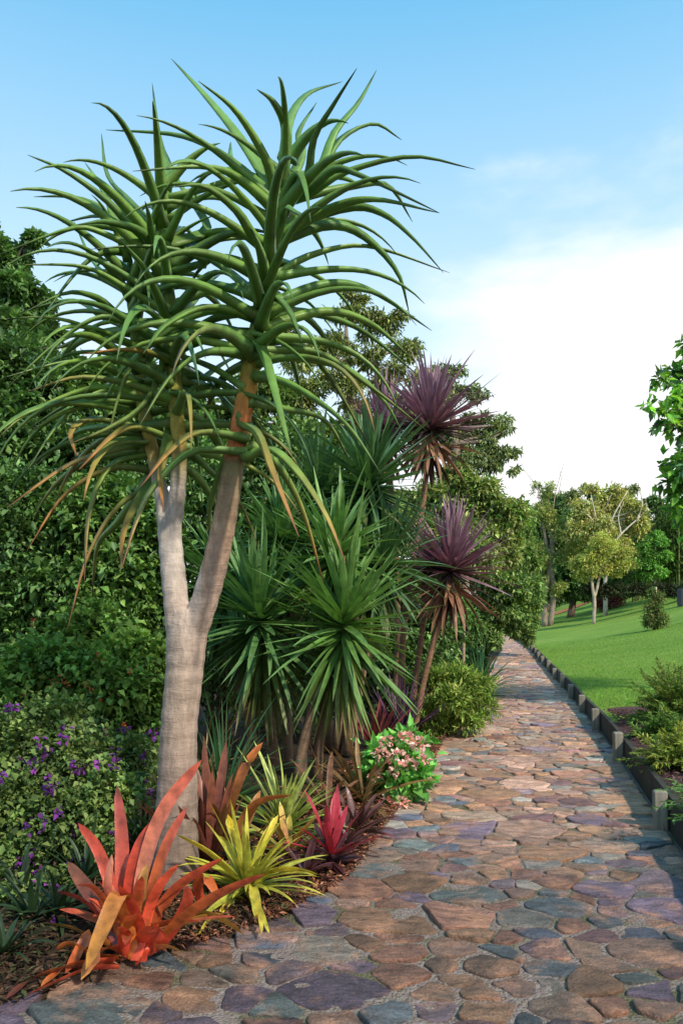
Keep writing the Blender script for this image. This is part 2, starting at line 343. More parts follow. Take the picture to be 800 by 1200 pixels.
make_world()
M_LEAF = leaf_mat('tree_foliage', .6, .28, .25)
M_GLOSS = leaf_mat('glossy_foliage', .42, .22, .4)
M_ALOE = leaf_mat('succulent_leaf', .42, 0.0, .4, 8, .30, spots=.55)
M_SWORD = leaf_mat('sword_leaf', .42, .22, .45, 9, .35, spots=.35)
M_BROM = leaf_mat('bromeliad_leaf', .30, .28, .5, 16, .42, (1.15, .95, .6), .55)
M_CORD = leaf_mat('cordyline_leaf', .45, .18, .4, 6, .3, (1.2, .7, .7))
M_THIN = leaf_mat('thin_sunlit_leaf', .5, .5, .35, 9, .3, (1.3, 1.4, .6))
M_PETAL = leaf_mat('petal', .6, .3, .2, 20, .15, (1, .9, .9))
M_BARK = bark_mat('tree_bark')
M_ALOEBARK = bark_mat('ringed_pale_bark', 26, (1.3, 1.3, .34), .28, .5, 6)
M_CANE = bark_mat('ringed_cane', 20, (1, 1, 2), .4, .3)
M_STONE = stone_mat(); M_MORTAR = mortar_mat(); M_LAWN = lawn_mat()
M_SOIL = ground_mat('dark_soil', (.022, .015, .010), (.06, .035, .022), (.022, .022, .012), 1.5, 30)
M_MULCH_R = ground_mat('red_bark_mulch', (.13, .05, .027), (.22, .09, .05), None, 2, 55)
M_MULCH_P = ground_mat('purple_brown_mulch', (.045, .026, .026), (.115, .06, .055), None, 2, 55)
M_CHIP = leaf_mat('wood_chip', .85, 0, .15, 40, .3)
M_BOARD = wood_mat('dark_timber', (.012, .010, .009), (.032, .026, .022))
M_POST = wood_mat('weathered_timber', (.15, .14, .11), (.30, .28, .225))
M_GROUND = ground_mat('leaf_litter', (.035, .04, .015), (.06, .07, .025), (.05, .035, .02), .4, 8)

# ------------------------------------------------------------------ terrain
RX = A([(-4, .1), (1.1, 1.2), (3, 1.74), (5.68, 2.38), (9.45, 3.26), (18, 5.02), (34.7, 8.25), (50, 10.6), (70, 12.6), (95, 14.0)])
LXp = A([(-2, -4.6), (2.0, -3.4), (2.6, -2.4), (3.2, -1.42), (3.57, -1.11), (3.95, -.63), (4.15, -.40), (4.85, 0.0), (5.68, .2), (8.6, .93), (11.66, 1.55), (19.1, 3.35), (26, 4.9), (34.7, 7.0), (50, 9.4), (70, 11.6), (95, 13.0)])
def rx(Y): return np.interp(Y, RX[:, 0], RX[:, 1])
def lx(Y): return np.interp(Y, LXp[:, 0], LXp[:, 1])
def gz(Y):
    q = np.maximum(np.asarray(Y, float)-18, 0); return np.minimum(.013*q*q/(q+8), 1.2)
def lawn_z(x, Y):
    d = np.maximum(x-rx(Y), 0); s = np.where(d < 12, .05*d+.0175*d*d/(1+.045*d)*1.25, 0)
    dd = np.minimum(d, 12.0); s = .05*dd+.022*dd*dd/(1+.045*dd)+np.maximum(d-12, 0)*.06
    k = np.clip((np.asarray(Y, float)-6)/22, .12, 1)
    return gz(Y)+.24+s*k
def bed_z(x, Y):
    d = np.maximum(lx(Y)-x, 0); return gz(Y)+.02+np.minimum(d*.09, .10)+np.minimum(np.maximum(d-2, 0)*.04, .5)
def hit(x, y, zf, y0=3.0, y1=130.0):
    """ground point under photo pixel"""
    for Y in np.arange(y0, y1, .04):
        p = px(x, y, Y)
        if p[2] <= zf(p[0], Y): return A([p[0], Y, float(zf(p[0], Y))])
    return px(x, y, y1)

def sheet(name, mat, rows, cols, fn):
    g = np.array([[fn(a, b) for b in cols] for a in rows]); n, k = g.shape[:2]; ix = np.arange(n*k).reshape(n, k); mb = MB()
    mb.add(g.reshape(-1, 3), np.stack([ix[:-1, :-1], ix[:-1, 1:], ix[1:, 1:], ix[1:, :-1]], -1).reshape(-1, 4), (.1, .1, .1))
    return tag(mb.build(name, mat), kind='structure')
ys = np.concatenate([np.arange(-4, 12, .4), np.arange(12, 40, 1.2), np.arange(40, 96, 4)])
# the ground as one sheet to the horizon
gx = np.concatenate([np.linspace(-600, -40, 8), np.linspace(-30, 30, 25), np.linspace(40, 600, 8)])
gy = np.concatenate([[-300, -60, -12], np.linspace(-4, 95, 34), [150, 300, 700]])
sheet('ground', M_GROUND, gy, gx, lambda Y, x: (x, Y, float(gz(Y))-.07))
bd = np.concatenate([[0], np.linspace(.05, 2.2, 16), np.linspace(2.8, 14, 12)])
def bed_pt(Y, d):
    x = float(lx(Y))-d+.03; w = .035*mnoise.noise(Vector((x*1.7, Y*1.7, 0))) if d > .1 else 0
    return (x, Y, float(bed_z(x, Y))-(.035 if d == 0 else 0)+w)
sheet('garden_bed', M_SOIL, ys, bd, bed_pt)
ld = np.concatenate([np.linspace(.05, 12, 25), np.linspace(13, 60, 12)])
sheet('lawn', M_LAWN, np.concatenate([np.arange(10.2, 40, .8), np.arange(40, 96, 3)]), ld, lambda Y, d: (float(rx(Y))+d, Y, float(lawn_z(rx(Y)+d, Y))))
def mulch_pt(Y, d):
    x = float(rx(Y))+d; return (x, Y, float(lawn_z(x, Y))+(.012 if d > .1 else -.012)+(.02*mnoise.noise(Vector((x*3, Y*3, 1))) if d > .1 else 0))
def mulch_end(d): return 11.6+.25*math.sin(d*1.9)-.10*d
mr_ = []
def mulch_bed():
    t = np.linspace(0, 1, 30); dd = np.linspace(.05, 6, 26)
    return sheet('mulch_bed', M_MULCH_P, t, dd, lambda a, d: mulch_pt(lerp(2.5, mulch_end(d), a), d))
mulch_bed()

# ------------------------------------------------------------------ the stone path
def chaikin(p, n=2):
    for _ in range(n):
        q = np.roll(p, -1, 0); p = np.stack([p*.75+q*.25, p*.25+q*.75], 1).reshape(-1, 2)
    return p
def clip_half(poly, n, c):
    out = []; k = len(poly)
    for i in range(k):
        a, b = poly[i], poly[(i+1) % k]; da, db = a @ n-c, b @ n-c
        if da <= 0: out.append(a)
        if (da < 0 < db) or (db < 0 < da): out.append(a+(b-a)*da/(da-db))
    return np.array(out)
PAL = A([(.150, .075, .052), (.135, .085, .060), (.160, .110, .080), (.185, .105, .062), (.105, .075, .085), (.095, .068, .092), (.065, .078, .085), (.080, .095, .090), (.060, .068, .090), (.120, .110, .095), (.20, .17, .14), (.19, .115, .085), (.115, .062, .062)])
def build_path():
    r = rng_(5); mb = MB()
    yy = np.concatenate([np.arange(-2, 14, .25), np.arange(14, 95, 1.0)]); tt = np.linspace(0, 1, 14)
    g = np.array([[(lerp(lx(Y)-.12, rx(Y), t), Y, float(gz(Y))+(-.05 if t == 0 else 0)+.012*mnoise.noise(Vector((lerp(lx(Y), rx(Y), t)*4, Y*4, 0)))) for t in tt] for Y in yy])
    n, k = g.shape[:2]; ix = np.arange(n*k).reshape(n, k)
    mb.add(g.reshape(-1, 3), np.stack([ix[:-1, :-1], ix[:-1, 1:], ix[1:, 1:], ix[1:, :-1]], -1).reshape(-1, 4), (.1, .1, .1), 1)
    # seeds, dart throwing with variable radius
    seeds = []; rr = []
    for it in range(40000):
        Y = .5+56*r.random()**1.6; x = lerp(lx(Y)+.02, rx(Y)-.03, r.random())
        rad_ = (.100+.25*r.random()**2.1)*(.92 if Y < 9 else (.86 if Y < 22 else 1.3))
        if seeds:
            S = np.array(seeds[-1500:]) if False else np.array(seeds); d = np.hypot((S[:, 0]-x)*.80, S[:, 1]-Y)
            if (d < (np.array(rr)+rad_)*.60).any(): continue
        seeds.append(A([x, Y])); rr.append(rad_)
    S = np.array(seeds); q = np.array(rr)
    N3 = lambda a, f, k: mnoise.noise(Vector((a[0]*f, a[1]*f, k)))
    for i, p in enumerate(S):
        poly = p+A([(math.cos(a)*1.15, math.sin(a)) for a in np.linspace(0, 6.283, 10)[:-1]+r.uniform(0, 6)])*q[i]*1.55
        d = S-p; dist = np.hypot(d[:, 0], d[:, 1]); nb = np.argsort(dist)[1:18]
        for j in nb:
            sk = A([[.72, 0], [0, 1.]]); nv = sk @ d[j]; nv = nv/np.linalg.norm(nv)
            th = r.normal(0, .10); nv = A([nv[0]*math.cos(th)-nv[1]*math.sin(th), nv[0]*math.sin(th)+nv[1]*math.cos(th)])
            t = .5+(q[i]**2-q[j]**2)/(2*dist[j]**2); t = min(max(t, .25), .75)
            poly = clip_half(poly, nv, p @ nv+(d[j] @ nv)*t-r.uniform(.002, .019)*(1.2 if p[1] < 4.6 else .7))
            if len(poly) < 3: break
        if len(poly) < 3: continue
        poly[:, 0] = np.clip(poly[:, 0], lx(poly[:, 1])-.02, rx(poly[:, 1])-.035)
        near = p[1] < 13
        if near:
            e = []
            for a, b in zip(poly, np.roll(poly, -1, 0)):
                m = max(1, int(np.linalg.norm(b-a)/.05)); e += [lerp(a, b, f) for f in np.arange(m)/m]
            poly = np.array(e)
            poly = poly+np.array([[N3(a, 9, 3.1+i), N3(a, 9, 7.7+i)] for a in poly])*.016+np.array([[N3(a, 28, 1.3), N3(a, 28, 9.2)] for a in poly])*.006
            poly = chaikin(poly, 1)
        else: poly = chaikin(poly, 1)
        c = poly.mean(0); k = len(poly); h = r.uniform(.007, .018); tilt = r.normal(0, .035, 2); R0 = max(.05, np.linalg.norm(poly-c, axis=1).mean())
        rings = [(.003, -.02), (0, h*.45), (.004, h*.9), (.012, h), (.06, h*1.0), (.12, h*1.0)] if near else [(0, -.02), (.004, h*.6), (.02, h), (.08, h*1.04)]
        V = []
        for ins, z in rings:
            xy = c+(poly-c)*max(.25, 1-ins/R0); zz = np.full(k, z)
            if z > 0: zz = zz+(xy-c) @ tilt+(np.array([.012*N3(a, 5, i*.37)+.009*N3(a, 14, i*.37)+.005*N3(a, 36, 2.) for a in xy]) if near else 0)
            V.append(np.c_[xy, zz+gz(xy[:, 1])])
        V = np.vstack(V+[np.r_[c, (V[-1][:, 2].mean())][None]])
        ix = np.arange(len(rings)*k).reshape(len(rings), k); j2 = np.roll(np.arange(k), -1)
        fs = [np.stack([ix[:-1], ix[:-1][:, j2], ix[1:][:, j2], ix[1:]], -1).reshape(-1, 4), np.stack([ix[-1], ix[-1][j2], np.full(k, len(V)-1)], -1)]
        # foreground shade put into the stone colours: near ones darker, bluer; far ones pinker
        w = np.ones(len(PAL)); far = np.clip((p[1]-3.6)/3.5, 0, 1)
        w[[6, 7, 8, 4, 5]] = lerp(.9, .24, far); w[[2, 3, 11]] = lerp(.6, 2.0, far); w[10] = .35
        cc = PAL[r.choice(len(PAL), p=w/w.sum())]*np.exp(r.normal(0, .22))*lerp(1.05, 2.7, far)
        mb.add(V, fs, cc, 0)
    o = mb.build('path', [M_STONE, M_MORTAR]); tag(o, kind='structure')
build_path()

# ------------------------------------------------------------------ wood chips, grass
def chips(name, n, pts_fn, cols, seed, s=(.02, .05)):
    r = rng_(seed); P = pts_fn(r, n); mb = MB(); n = len(P); D = r.normal(0, 1, (n, 3))*A([1, 1, .35])
    cc = A(cols)[r.integers(0, len(cols), n)]*np.exp(r.normal(0, .3, n))[:, None]
    leaves(mb, P, D, r.uniform(s[0], s[1], n), r.uniform(.008, .02, n), cc, r, .15)
    return tag(mb.build(name, M_CHIP, smooth=False), kind='stuff')
def left_chips(r, n):
    Y = 3.2+9*r.random(n)**1.3; d = 1.5*r.random(n)**1.4; x = lx(Y)-d+.05; ok = x-.25*(Y-4) > -.98; x, Y = x[ok], Y[ok]; return np.c_[x, Y, bed_z(x, Y)+.006+.02*r.random(len(x))]
tag(chips('bark_chips', 30000, left_chips, [(.20, .075, .04), (.27, .12, .065), (.13, .05, .03), (.30, .17, .10), (.09, .04, .03)], 11),
    'reddish bark chips spread over the planting bed beside the path', 'bark chips')
def corner_litter(r, n):
    Y = 2.9+1.6*r.random(n); x = lx(Y)-1.6*r.random(n)+.03; return np.c_[x, Y, bed_z(x, Y)+.004+.03*r.random(n)]
tag(chips('leaf_litter', 6000, corner_litter, [(.07, .04, .025), (.10, .06, .035), (.04, .025, .018), (.05, .06, .025)], 14, (.03, .07)),
    'dark leaf litter in the shade at the low end of the planting bed', 'leaf litter')
def right_chips(r, n):
    d = .1+3.2*r.random(n)**1.2; Y = 5+6.4*r.random(n); x = rx(Y)+d; return np.c_[x, Y, lawn_z(x, Y)+.02+.02*r.random(n)]
tag(chips('bark_chips', 9000, right_chips, [(.10, .05, .05), (.15, .075, .07), (.05, .03, .03), (.19, .12, .11)], 12, (.03, .075)),
    'dark purplish bark chips in the raised bed behind the timber edging', 'bark chips')
def grass():
    r = rng_(13); n = 60000; Y = 11.3+22*r.random(n)**1.7; d = .06+(9*r.random(n)); x = rx(Y)+d; ok = Y > np.array([mulch_end(v) for v in d])+.05
    x, Y = x[ok], Y[ok]; n = len(x); mb = MB(); D = r.normal(0, .45, (n, 3))+Z
    cc = A([(.13, .31, .035), (.18, .38, .045), (.24, .40, .06)])[r.integers(0, 3, n)]*np.exp(r.normal(0, .2, n))[:, None]
    leaves(mb, np.c_[x, Y, lawn_z(x, Y)-.005], D, r.uniform(.025, .06, n), r.uniform(.006, .012, n), cc, r)
    tag(mb.build('grass', M_LEAF), 'short mown green grass blades over the lawn beside the path', 'grass', kind='stuff')
grass()

# ------------------------------------------------------------------ timber edging
def box(mb, c, s, rot=0., col=(.2, .2, .2), bev=.008, taper=1.0):
    x, y, z = A(s)/2; b = bev; pts = []
    def ring(zz, e, k=1.): return [(sx*(x-(e if a else b+e)*1)*k, sy*(y-(b+e if a else e))*k, zz) for sx, sy, a in ((-1, -1, 0), (1, -1, 0), (1, -1, 1), (1, 1, 1), (1, 1, 0), (-1, 1, 0), (-1, 1, 1), (-1, -1, 1))]
    V = A(ring(-z, 0)+ring(z-b, 0, taper)+ring(z, b, taper)); co, si = math.cos(rot), math.sin(rot)
    V = np.c_[V[:, 0]*co-V[:, 1]*si, V[:, 0]*si+V[:, 1]*co, V[:, 2]]+A(c)
    ix = np.arange(24).reshape(3, 8); j = np.roll(np.arange(8), -1)
    mb.add(V, [np.stack([ix[:-1], ix[:-1][:, j], ix[1:][:, j], ix[1:]], -1).reshape(-1, 4), ix[2][None], ix[0][::-1][None]], col)
def edging():
    e = thing('timber_edging', 'long dark timber board edging with short pale posts along the stone path', 'edging', (rx(6.0), 6.0, 0))
    mb = MB(); Y = np.concatenate([np.arange(2.0, 20, .6), np.arange(20, 44, 1.5)]); x = rx(Y)
    nx = np.gradient(Y, Y); ny = -np.gradient(x, Y); l = np.hypot(nx, ny); nx, ny = nx/l, ny/l
    z0 = gz(Y)-.06; z1 = gz(Y)+.255+.008*np.sin(Y*1.3)
    sec = np.stack([np.c_[x, Y, z0], np.c_[x, Y, z1], np.c_[x+nx*.045, Y+ny*.045, z1], np.c_[x+nx*.045, Y+ny*.045, z0]], 1)
    k = len(Y); ix = np.arange(k*4).reshape(k, 4); j = A([1, 2, 3, 0])
    mb.add(sec.reshape(-1, 3), [np.stack([ix[:-1], ix[:-1][:, j], ix[1:][:, j], ix[1:]], -1).reshape(-1, 4), ix[0][None], ix[-1][::-1][None]], (.1, .1, .1))
    mb.build('board', M_BOARD, e, smooth=False)
    r = rng_(3); proto = None
    for i, Yp in enumerate([3.6, 5.95, 8.75, 11.1, 13.1, 15.3, 17.6, 20, 22.4, 24.8, 27.2, 29.6, 32, 34.4, 36.8, 39.2]):
        h = .315+r.uniform(-.025, .025); ang = -math.atan(.2)+r.normal(0, .05); p = MB()
        box(p, (0, 0, h/2-.02), (.098, .09, h+.04), 0, (.2, .2, .2), .01)
        o = p.build('post', M_POST, None, smooth=False); o.location = (float(rx(Yp))-.062, Yp, float(gz(Yp))); o.rotation_euler = (r.normal(0, .035), r.normal(0, .05), ang)
        o.parent = e; o.matrix_parent_inverse = e.matrix_basis.inverted()
edging()

# ------------------------------------------------------------------ the forked aloe tree
def aloe():
    r = rng_(21); Y0 = 4.5
    root = thing('aloe_tree', 'tall forked aloe tree with smooth pale trunk and arching green leaves', 'tree', (px(207, 1035, Y0)[0], Y0, .06))
    mb = MB()
    def limb(p, w, k=16): tube(mb, [px(a, b, Y0+d) for a, b, d in p], [q/2*Y0/F for q in w], k, S=len(p)*5)
    limb([(205, 1060, 0), (206, 1000, 0), (208, 920, 0), (210, 850, 0), (216, 790, 0), (219, 745, 0), (222, 715, 0)], [66, 54, 47, 43, 44, 48, 40])
    limb([(212, 770, 0), (207, 710, .0), (202, 660, .04), (198, 620, .06), (192, 590, .10), (184, 555, .13), (177, 520, .16), (168, 480, .2), (162, 420, .25), (155, 350, .28), (152, 300, .3)], [31, 30, 29, 28, 20, 16, 16, 16, 15, 14, 8])
    limb([(200, 640, .05), (205, 600, .02), (209, 565, -.02), (210, 525, -.02), (207, 480, 0), (203, 420, 0), (198, 350, 0), (193, 280, 0), (189, 215, 0)], [21, 21, 19, 18, 18, 17, 16, 14, 7])
    limb([(221, 760, 0), (234, 722, -.03), (247, 680, -.06), (257, 640, -.09), (266, 595, -.12), (273, 550, -.14), (280, 510, -.15), (288, 465, -.16), (298, 410, -.17), (309, 355, -.18), (321, 290, -.19), (330, 230, -.2), (337, 180, -.2)], [32, 32, 31, 29, 27, 25, 23, 22, 21, 21, 20, 17, 8])
    o = mb.build('trunk', M_ALOEBARK); 
    md = o.modifiers.new('r', 'REMESH'); md.mode = 'VOXEL'; md.voxel_size = .011
    ms = o.modifiers.new('s', 'SMOOTH'); ms.iterations = 5; ms.factor = .6
    dg = bpy.context.evaluated_depsgraph_get(); dg.update(); me = bpy.data.meshes.new_from_object(o.evaluated_get(dg)); bpy.data.objects.remove(o)
    n = len(me.vertices); V = np.zeros(n*3, np.float32); me.vertices.foreach_get('co', V); V = V.reshape(-1, 3).astype(float)
    # slight swellings at the leaf scars
    nr = np.zeros(n*3, np.float32); me.vertices.foreach_get('normal', nr); nr = nr.reshape(-1, 3)
    ph = V[:, 2]*62+1.5*np.sin(V[:, 0]*9+V[:, 1]*7)
    V += nr*(.0016*np.sin(ph))[:, None]
    me.vertices.foreach_set('co', V.astype(np.float32).ravel())
    X = V[:, 0]/V[:, 1]*F+400; Yp = HY-(V[:, 2]-H)/V[:, 1]*F      # photo column and row of each vertex, used as heights along the stem
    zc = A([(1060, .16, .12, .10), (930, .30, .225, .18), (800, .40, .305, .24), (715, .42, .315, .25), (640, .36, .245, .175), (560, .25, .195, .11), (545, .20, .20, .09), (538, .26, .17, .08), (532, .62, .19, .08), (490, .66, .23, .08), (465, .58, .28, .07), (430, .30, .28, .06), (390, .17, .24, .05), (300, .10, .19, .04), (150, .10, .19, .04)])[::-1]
    zl = A([(1060, .16, .12, .10), (930, .30, .225, .18), (800, .40, .305, .24), (715, .48, .385, .32), (640, .54, .48, .43), (570, .50, .44, .38), (545, .34, .30, .14), (520, .38, .29, .07), (480, .30, .28, .06), (420, .18, .24, .05), (300, .10, .19, .04), (150, .10, .19, .04)])[::-1]  # both tables darken the foot: soil stains plus shade put into the bark colour
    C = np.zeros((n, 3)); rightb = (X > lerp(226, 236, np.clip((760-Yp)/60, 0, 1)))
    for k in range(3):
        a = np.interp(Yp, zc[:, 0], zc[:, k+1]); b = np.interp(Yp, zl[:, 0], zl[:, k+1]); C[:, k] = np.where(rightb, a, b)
    at = me.attributes.new('Col', 'FLOAT_COLOR', 'POINT') if 'Col' not in me.attributes else me.attributes['Col']
    at.data.foreach_set('color', np.c_[C, np.ones(n)].astype(np.float32).ravel())
    me.polygons.foreach_set('use_smooth', np.ones(len(me.polygons), bool)); me.materials.clear(); me.materials.append(M_ALOEBARK)
    tr = bpy.data.objects.new('trunk', me); COL.objects.link(tr); tr.parent = root; tr.matrix_parent_inverse = root.matrix_basis.inverted()

    G0, G1 = A([.150, .275, .046]), A([.090, .205, .044])
    ORN = A([.42, .15, .05]); TAN = A([.30, .20, .05])
    AX = {0: A([(288, 470), (300, 400), (312, 330), (324, 260), (336, 180)]), 1: A([(207, 560), (207, 480), (203, 420), (198, 350), (193, 280), (189, 215)]), 2: A([(186, 555), (172, 480), (162, 420), (155, 350), (152, 295)])}
    cur = [0]
    def leaf(mb, pts, axisY, dz=None, w=.037, tipcol=0., k=1.0, full=1.18, sgn=None):
        """one leaf through photo points; depth swings so that the length comes out like its neighbours'"""
        ax_ = AX[cur[0]]; o_ = np.argsort(ax_[:, 1]); xs = float(np.interp(pts[0][1]+8, ax_[o_, 1], ax_[o_, 0]))
        if abs(xs-pts[0][0]) > 9:                         # leaves spring from the stem
            far_ = abs(xs-pts[0][0]); pts = [(xs, pts[0][1]+min(30, 4+far_*.25))]+(pts if far_ > 22 else pts[1:])
        p = [px(a, b, axisY) for a, b in pts]; d2 = sum(np.linalg.norm(p[i+1]-p[i]) for i in range(len(p)-1))
        if dz is None:
            dz = math.sqrt(max(.01, full*full-d2*d2))*.62*(sgn if sgn else r.choice([-1, 1])); dz = float(np.clip(dz, -.75, .75))
        m = len(pts); Q = [px(pts[i][0], pts[i][1], axisY+dz*(i/(m-1))**1.1) for i in range(m)]
        P = spline(Q, 15)[None]; t = np.linspace(0, 1, 15)
        base = lerp(G0, G1, r.random())*math.exp(r.normal(0, .12))
        tc = lerp(base*.85, ORN if tipcol > .5 else TAN, min(1, tipcol)) if tipcol > 0 else base*A([.75, .75, .95])
        f = t**(3.2 if tipcol <= 0 else (3.0 if tipcol < 1.2 else 1.5))
        col = lerp(base[None], tc[None], f[:, None]); col = lerp(col, A([.16, .24, .06])[None], (np.exp(-(t/.07)**2)*.5)[:, None]); col[-2:] *= .45
        strips(mb, P, (w*k*PROF['aloe'](t))[None], side_of(P, A([r.normal(0, .38)])), col[None], .30, .78)
    def fill(mb, axis, n, el, L, dr, rows, w=.044, orange=.0):
        """unspecified leaves around a stem axis: list of photo points with depth"""
        ax = spline([px(a, b, c) for a, b, c in axis], 60)
        u = np.linspace(0, 1, n); ii = np.clip((u*59).astype(int), 0, 59); th = np.arange(n)*2.39996+r.normal(0, .3, n)
        e = np.radians(np.interp(u, [0, .5, 1], el))+r.normal(0, .12, n)
        d = np.c_[np.cos(th)*np.cos(e), np.sin(th)*np.cos(e), np.sin(e)]
        l = L*(1+r.normal(0, .12, n))*np.interp(u, [0, .85, 1], [1, .72, .40]); droop = np.interp(u, [0, .5, 1], dr)*(.7+.6*r.random(n))
        P = grow(ax[ii]+d*A([1, 1, 0])*.03, d, l, droop, 13, r, .06); t = np.linspace(0, 1, 13)
        base = lerp(G0[None], G1[None], r.random((n, 1)))*np.exp(r.normal(0, .14, (n, 1)))
        og = ((u < orange)*(.5+.5*r.random(n)))[:, None, None]
        tip = base*A([.72, .74, .9]); tip = lerp(tip[:, None], ORN[None, None], og*.8)
        col = lerp(base[:, None], tip, (t**2.2)[None, :, None]); col = lerp(col, A([.16, .24, .06]), (np.exp(-(t/.07)**2)*.5)[None, :, None]); col[:, -1] *= .45
        strips(mb, P, (w*(1+r.normal(0, .1, n)))[:, None]*PROF['aloe'](t)[None], side_of(P, r.normal(0, .35, n)), col, .30, .78)
    def P7(*a): return [(x*.7, 50+y*.7) for x, y in a]
    def P3(*a): return [(x*.3, 250+y*.3) for x, y in a]
    def P5(*a): return [(x*.5, 350+y*.5) for x, y in a]
    # head of the right-hand stem
    h1 = MB(); YA = Y0-.2
    for pts, s in [(P7((450, 255), (405, 165), (345, 90), (287, 27)), 1), (P7((462, 262), (445, 195), (395, 115), (332, 64)), -1), (P7((490, 235), (478, 150), (458, 100), (430, 78)), -1), (P7((478, 195), (485, 130), (515, 85), (573, 65)), 1),
                   (P7((512, 230), (525, 160), (560, 100), (597, 43)), -1), (P7((530, 222), (560, 150), (600, 100), (630, 46)), 1), (P7((530, 220), (570, 160), (625, 135), (672, 163)), 1), (P7((445, 250), (380, 190), (300, 155), (178, 146)), 1),
                   (P7((450, 275), (410, 235), (350, 208), (222, 215)), -1), (P7((520, 250), (580, 215), (690, 190), (795, 212)), -1), (P7((520, 245), (560, 212), (610, 225), (735, 285)), -1), (P7((490, 312), (560, 275), (630, 262), (735, 285)), -1),
                   (P7((425, 325), (395, 280), (340, 240), (285, 242)), -1), (P7((465, 380), (530, 350), (620, 340), (752, 385)), 1), (P7((550, 305), (610, 325), (665, 385), (685, 455)), 1), (P7((580, 275), (640, 285), (690, 325), (742, 385)), -1),
                   (P7((430, 420), (360, 365), (290, 340), (205, 342)), 1), (P7((465, 432), (540, 405), (620, 415), (722, 482)), 1), (P7((438, 435), (460, 425), (485, 450), (505, 500)), -1), (P7((450, 470), (540, 450), (620, 470), (690, 530)), 1),
                   (P7((430, 460), (350, 440), (280, 470), (240, 520)), -1), (P7((470, 300), (440, 250), (440, 190), (415, 150)), 1), (P7((485, 250), (505, 190), (500, 150), (530, 100)), 1), (P7((500, 260), (590, 240), (650, 240), (690, 300)), 1)]:
        leaf(h1, pts, YA, sgn=s)
    leaf(h1, P7((442, 405), (440, 370), (430, 335), (418, 308)), YA, dz=-.55, k=1.05); leaf(h1, P7((472, 345), (470, 300), (478, 275), (505, 292)), YA, dz=-.5, k=1.05)
    leaf(h1, P7((488, 270), (495, 220), (510, 240), (520, 300)), YA, dz=-.5, k=.8)
    for pts, s, tcx in [(P5((600, 42), (500, 25), (400, 70), (300, 170), (240, 380)), -1, .3), (P5((580, 130), (480, 125), (400, 180), (325, 300)), -1, .3), (P5((550, 310), (470, 310), (400, 355), (330, 440)), -1, 1.3), (P5((548, 340), (450, 355), (360, 440), (320, 520), (284, 635)), -1, 1.1),
                        (P5((600, 90), (625, 150), (655, 260), (686, 375)), -1, .2), (P5((570, 290), (605, 320), (645, 420), (700, 558)), -1, 1.4), ([(309, 395), (345, 402), (385, 440), (437, 530)], 1, .4), ([(300, 440), (345, 452), (405, 495), (447, 556)], -1, .4),
                        ([(320, 400), (370, 412), (430, 450), (500, 505)], 1, .2), ([(315, 525), (345, 548), (380, 600), (405, 660)], -1, 1.1), ([(290, 520), (325, 545), (355, 600), (379, 684)], 1, 1.0), ([(285, 490), (265, 470), (240, 440), (215, 425)], 1, 0), ([(290, 470), (330, 478), (380, 492), (410, 540)], 1, .2),
                        ([(305, 375), (350, 365), (420, 385), (490, 440)], 1, 0), ([(290, 455), (250, 430), (200, 415), (150, 420)], 1, .6), ([(282, 505), (262, 540), (245, 600), (250, 640)], 1, .5)]:
        leaf(h1, pts, YA, sgn=s, tipcol=tcx, full=1.3, w=.035)
    fill(h1, [(297, 425, YA), (304, 385, YA), (312, 330, YA), (324, 260, YA), (336, 190, YA)], 40, (4, 18, 36), 1.10, (1.7, 1.6, 1.0), 0, .035, .06)
    h1.build('leaf_head', M_ALOE, root)
    # left-hand stems
    cur[0] = 1; h2 = MB(); YB = Y0+.02
    for pts, s, tcx in [(P7((290, 300), (280, 220), (265, 150), (255, 68)), 1, 0), (P7((230, 318), (180, 265), (110, 215), (47, 188)), -1, 0), (P7((245, 310), (215, 260), (180, 220), (170, 152)), 1, 0), (P7((200, 305), (170, 275), (120, 258), (57, 258)), 1, 0), (P7((240, 330), (200, 300), (160, 290), (105, 302)), 1, 0),
                        (P7((200, 300), (180, 260), (160, 225), (142, 200)), 1, 0), (P7((345, 315), (325, 270), (300, 235), (277, 180)), 1, 0), (P7((390, 225), (386, 200), (386, 180), (386, 166)), 1, 0), (P7((275, 380), (255, 320), (250, 290), (243, 265)), -1, 0), (P7((270, 370), (240, 320), (180, 300), (130, 305)), -1, 0),
                        (P3((665, 250), (560, 160), (400, 75), (270, 60), (0, 160)), -1, 0), (P3((610, 365), (480, 280), (320, 205), (60, 200)), -1, 0), (P3((800, 190), (690, 140), (540, 125), (350, 140)), -1, 0), (P3((655, 430), (620, 330), (560, 210), (470, 105)), -1, 0), (P3((660, 400), (650, 330), (580, 265), (490, 275)), 1, 0),
                        (P3((600, 470), (480, 415), (360, 410), (200, 520), (40, 670)), -1, .2), (P3((700, 590), (600, 545), (480, 530), (320, 550)), -1, 1.4), (P3((600, 700), (480, 660), (300, 640), (100, 700)), -1, .6), (P3((640, 860), (540, 830), (440, 870), (310, 1000)), -1, 1.3), (P3((690, 400), (760, 330), (800, 280), (860, 240)), 1, 0),
                        ([(205, 470), (240, 440), (270, 420), (300, 410)], 1, 0), ([(210, 480), (245, 500), (262, 540), (250, 600)], 1, .3), ([(212, 545), (232, 560), (252, 590), (258, 618)], 1, 0), ([(215, 520), (240, 545), (262, 570), (275, 605)], 1, .2),
                        ([(200, 505), (193, 530), (188, 560), (192, 600)], -1, 1.3), ([(200, 400), (170, 470), (130, 500), (82, 520)], -1, .5)]:
        leaf(h2, pts, YB, sgn=s, tipcol=tcx, w=.035)
    fill(h2, [(207, 500, YB), (204, 430, YB), (199, 360, YB), (194, 290, YB), (189, 220, YB)], 40, (2, 16, 36), 1.08, (1.7, 1.6, 1.0), 0, .035, .06)
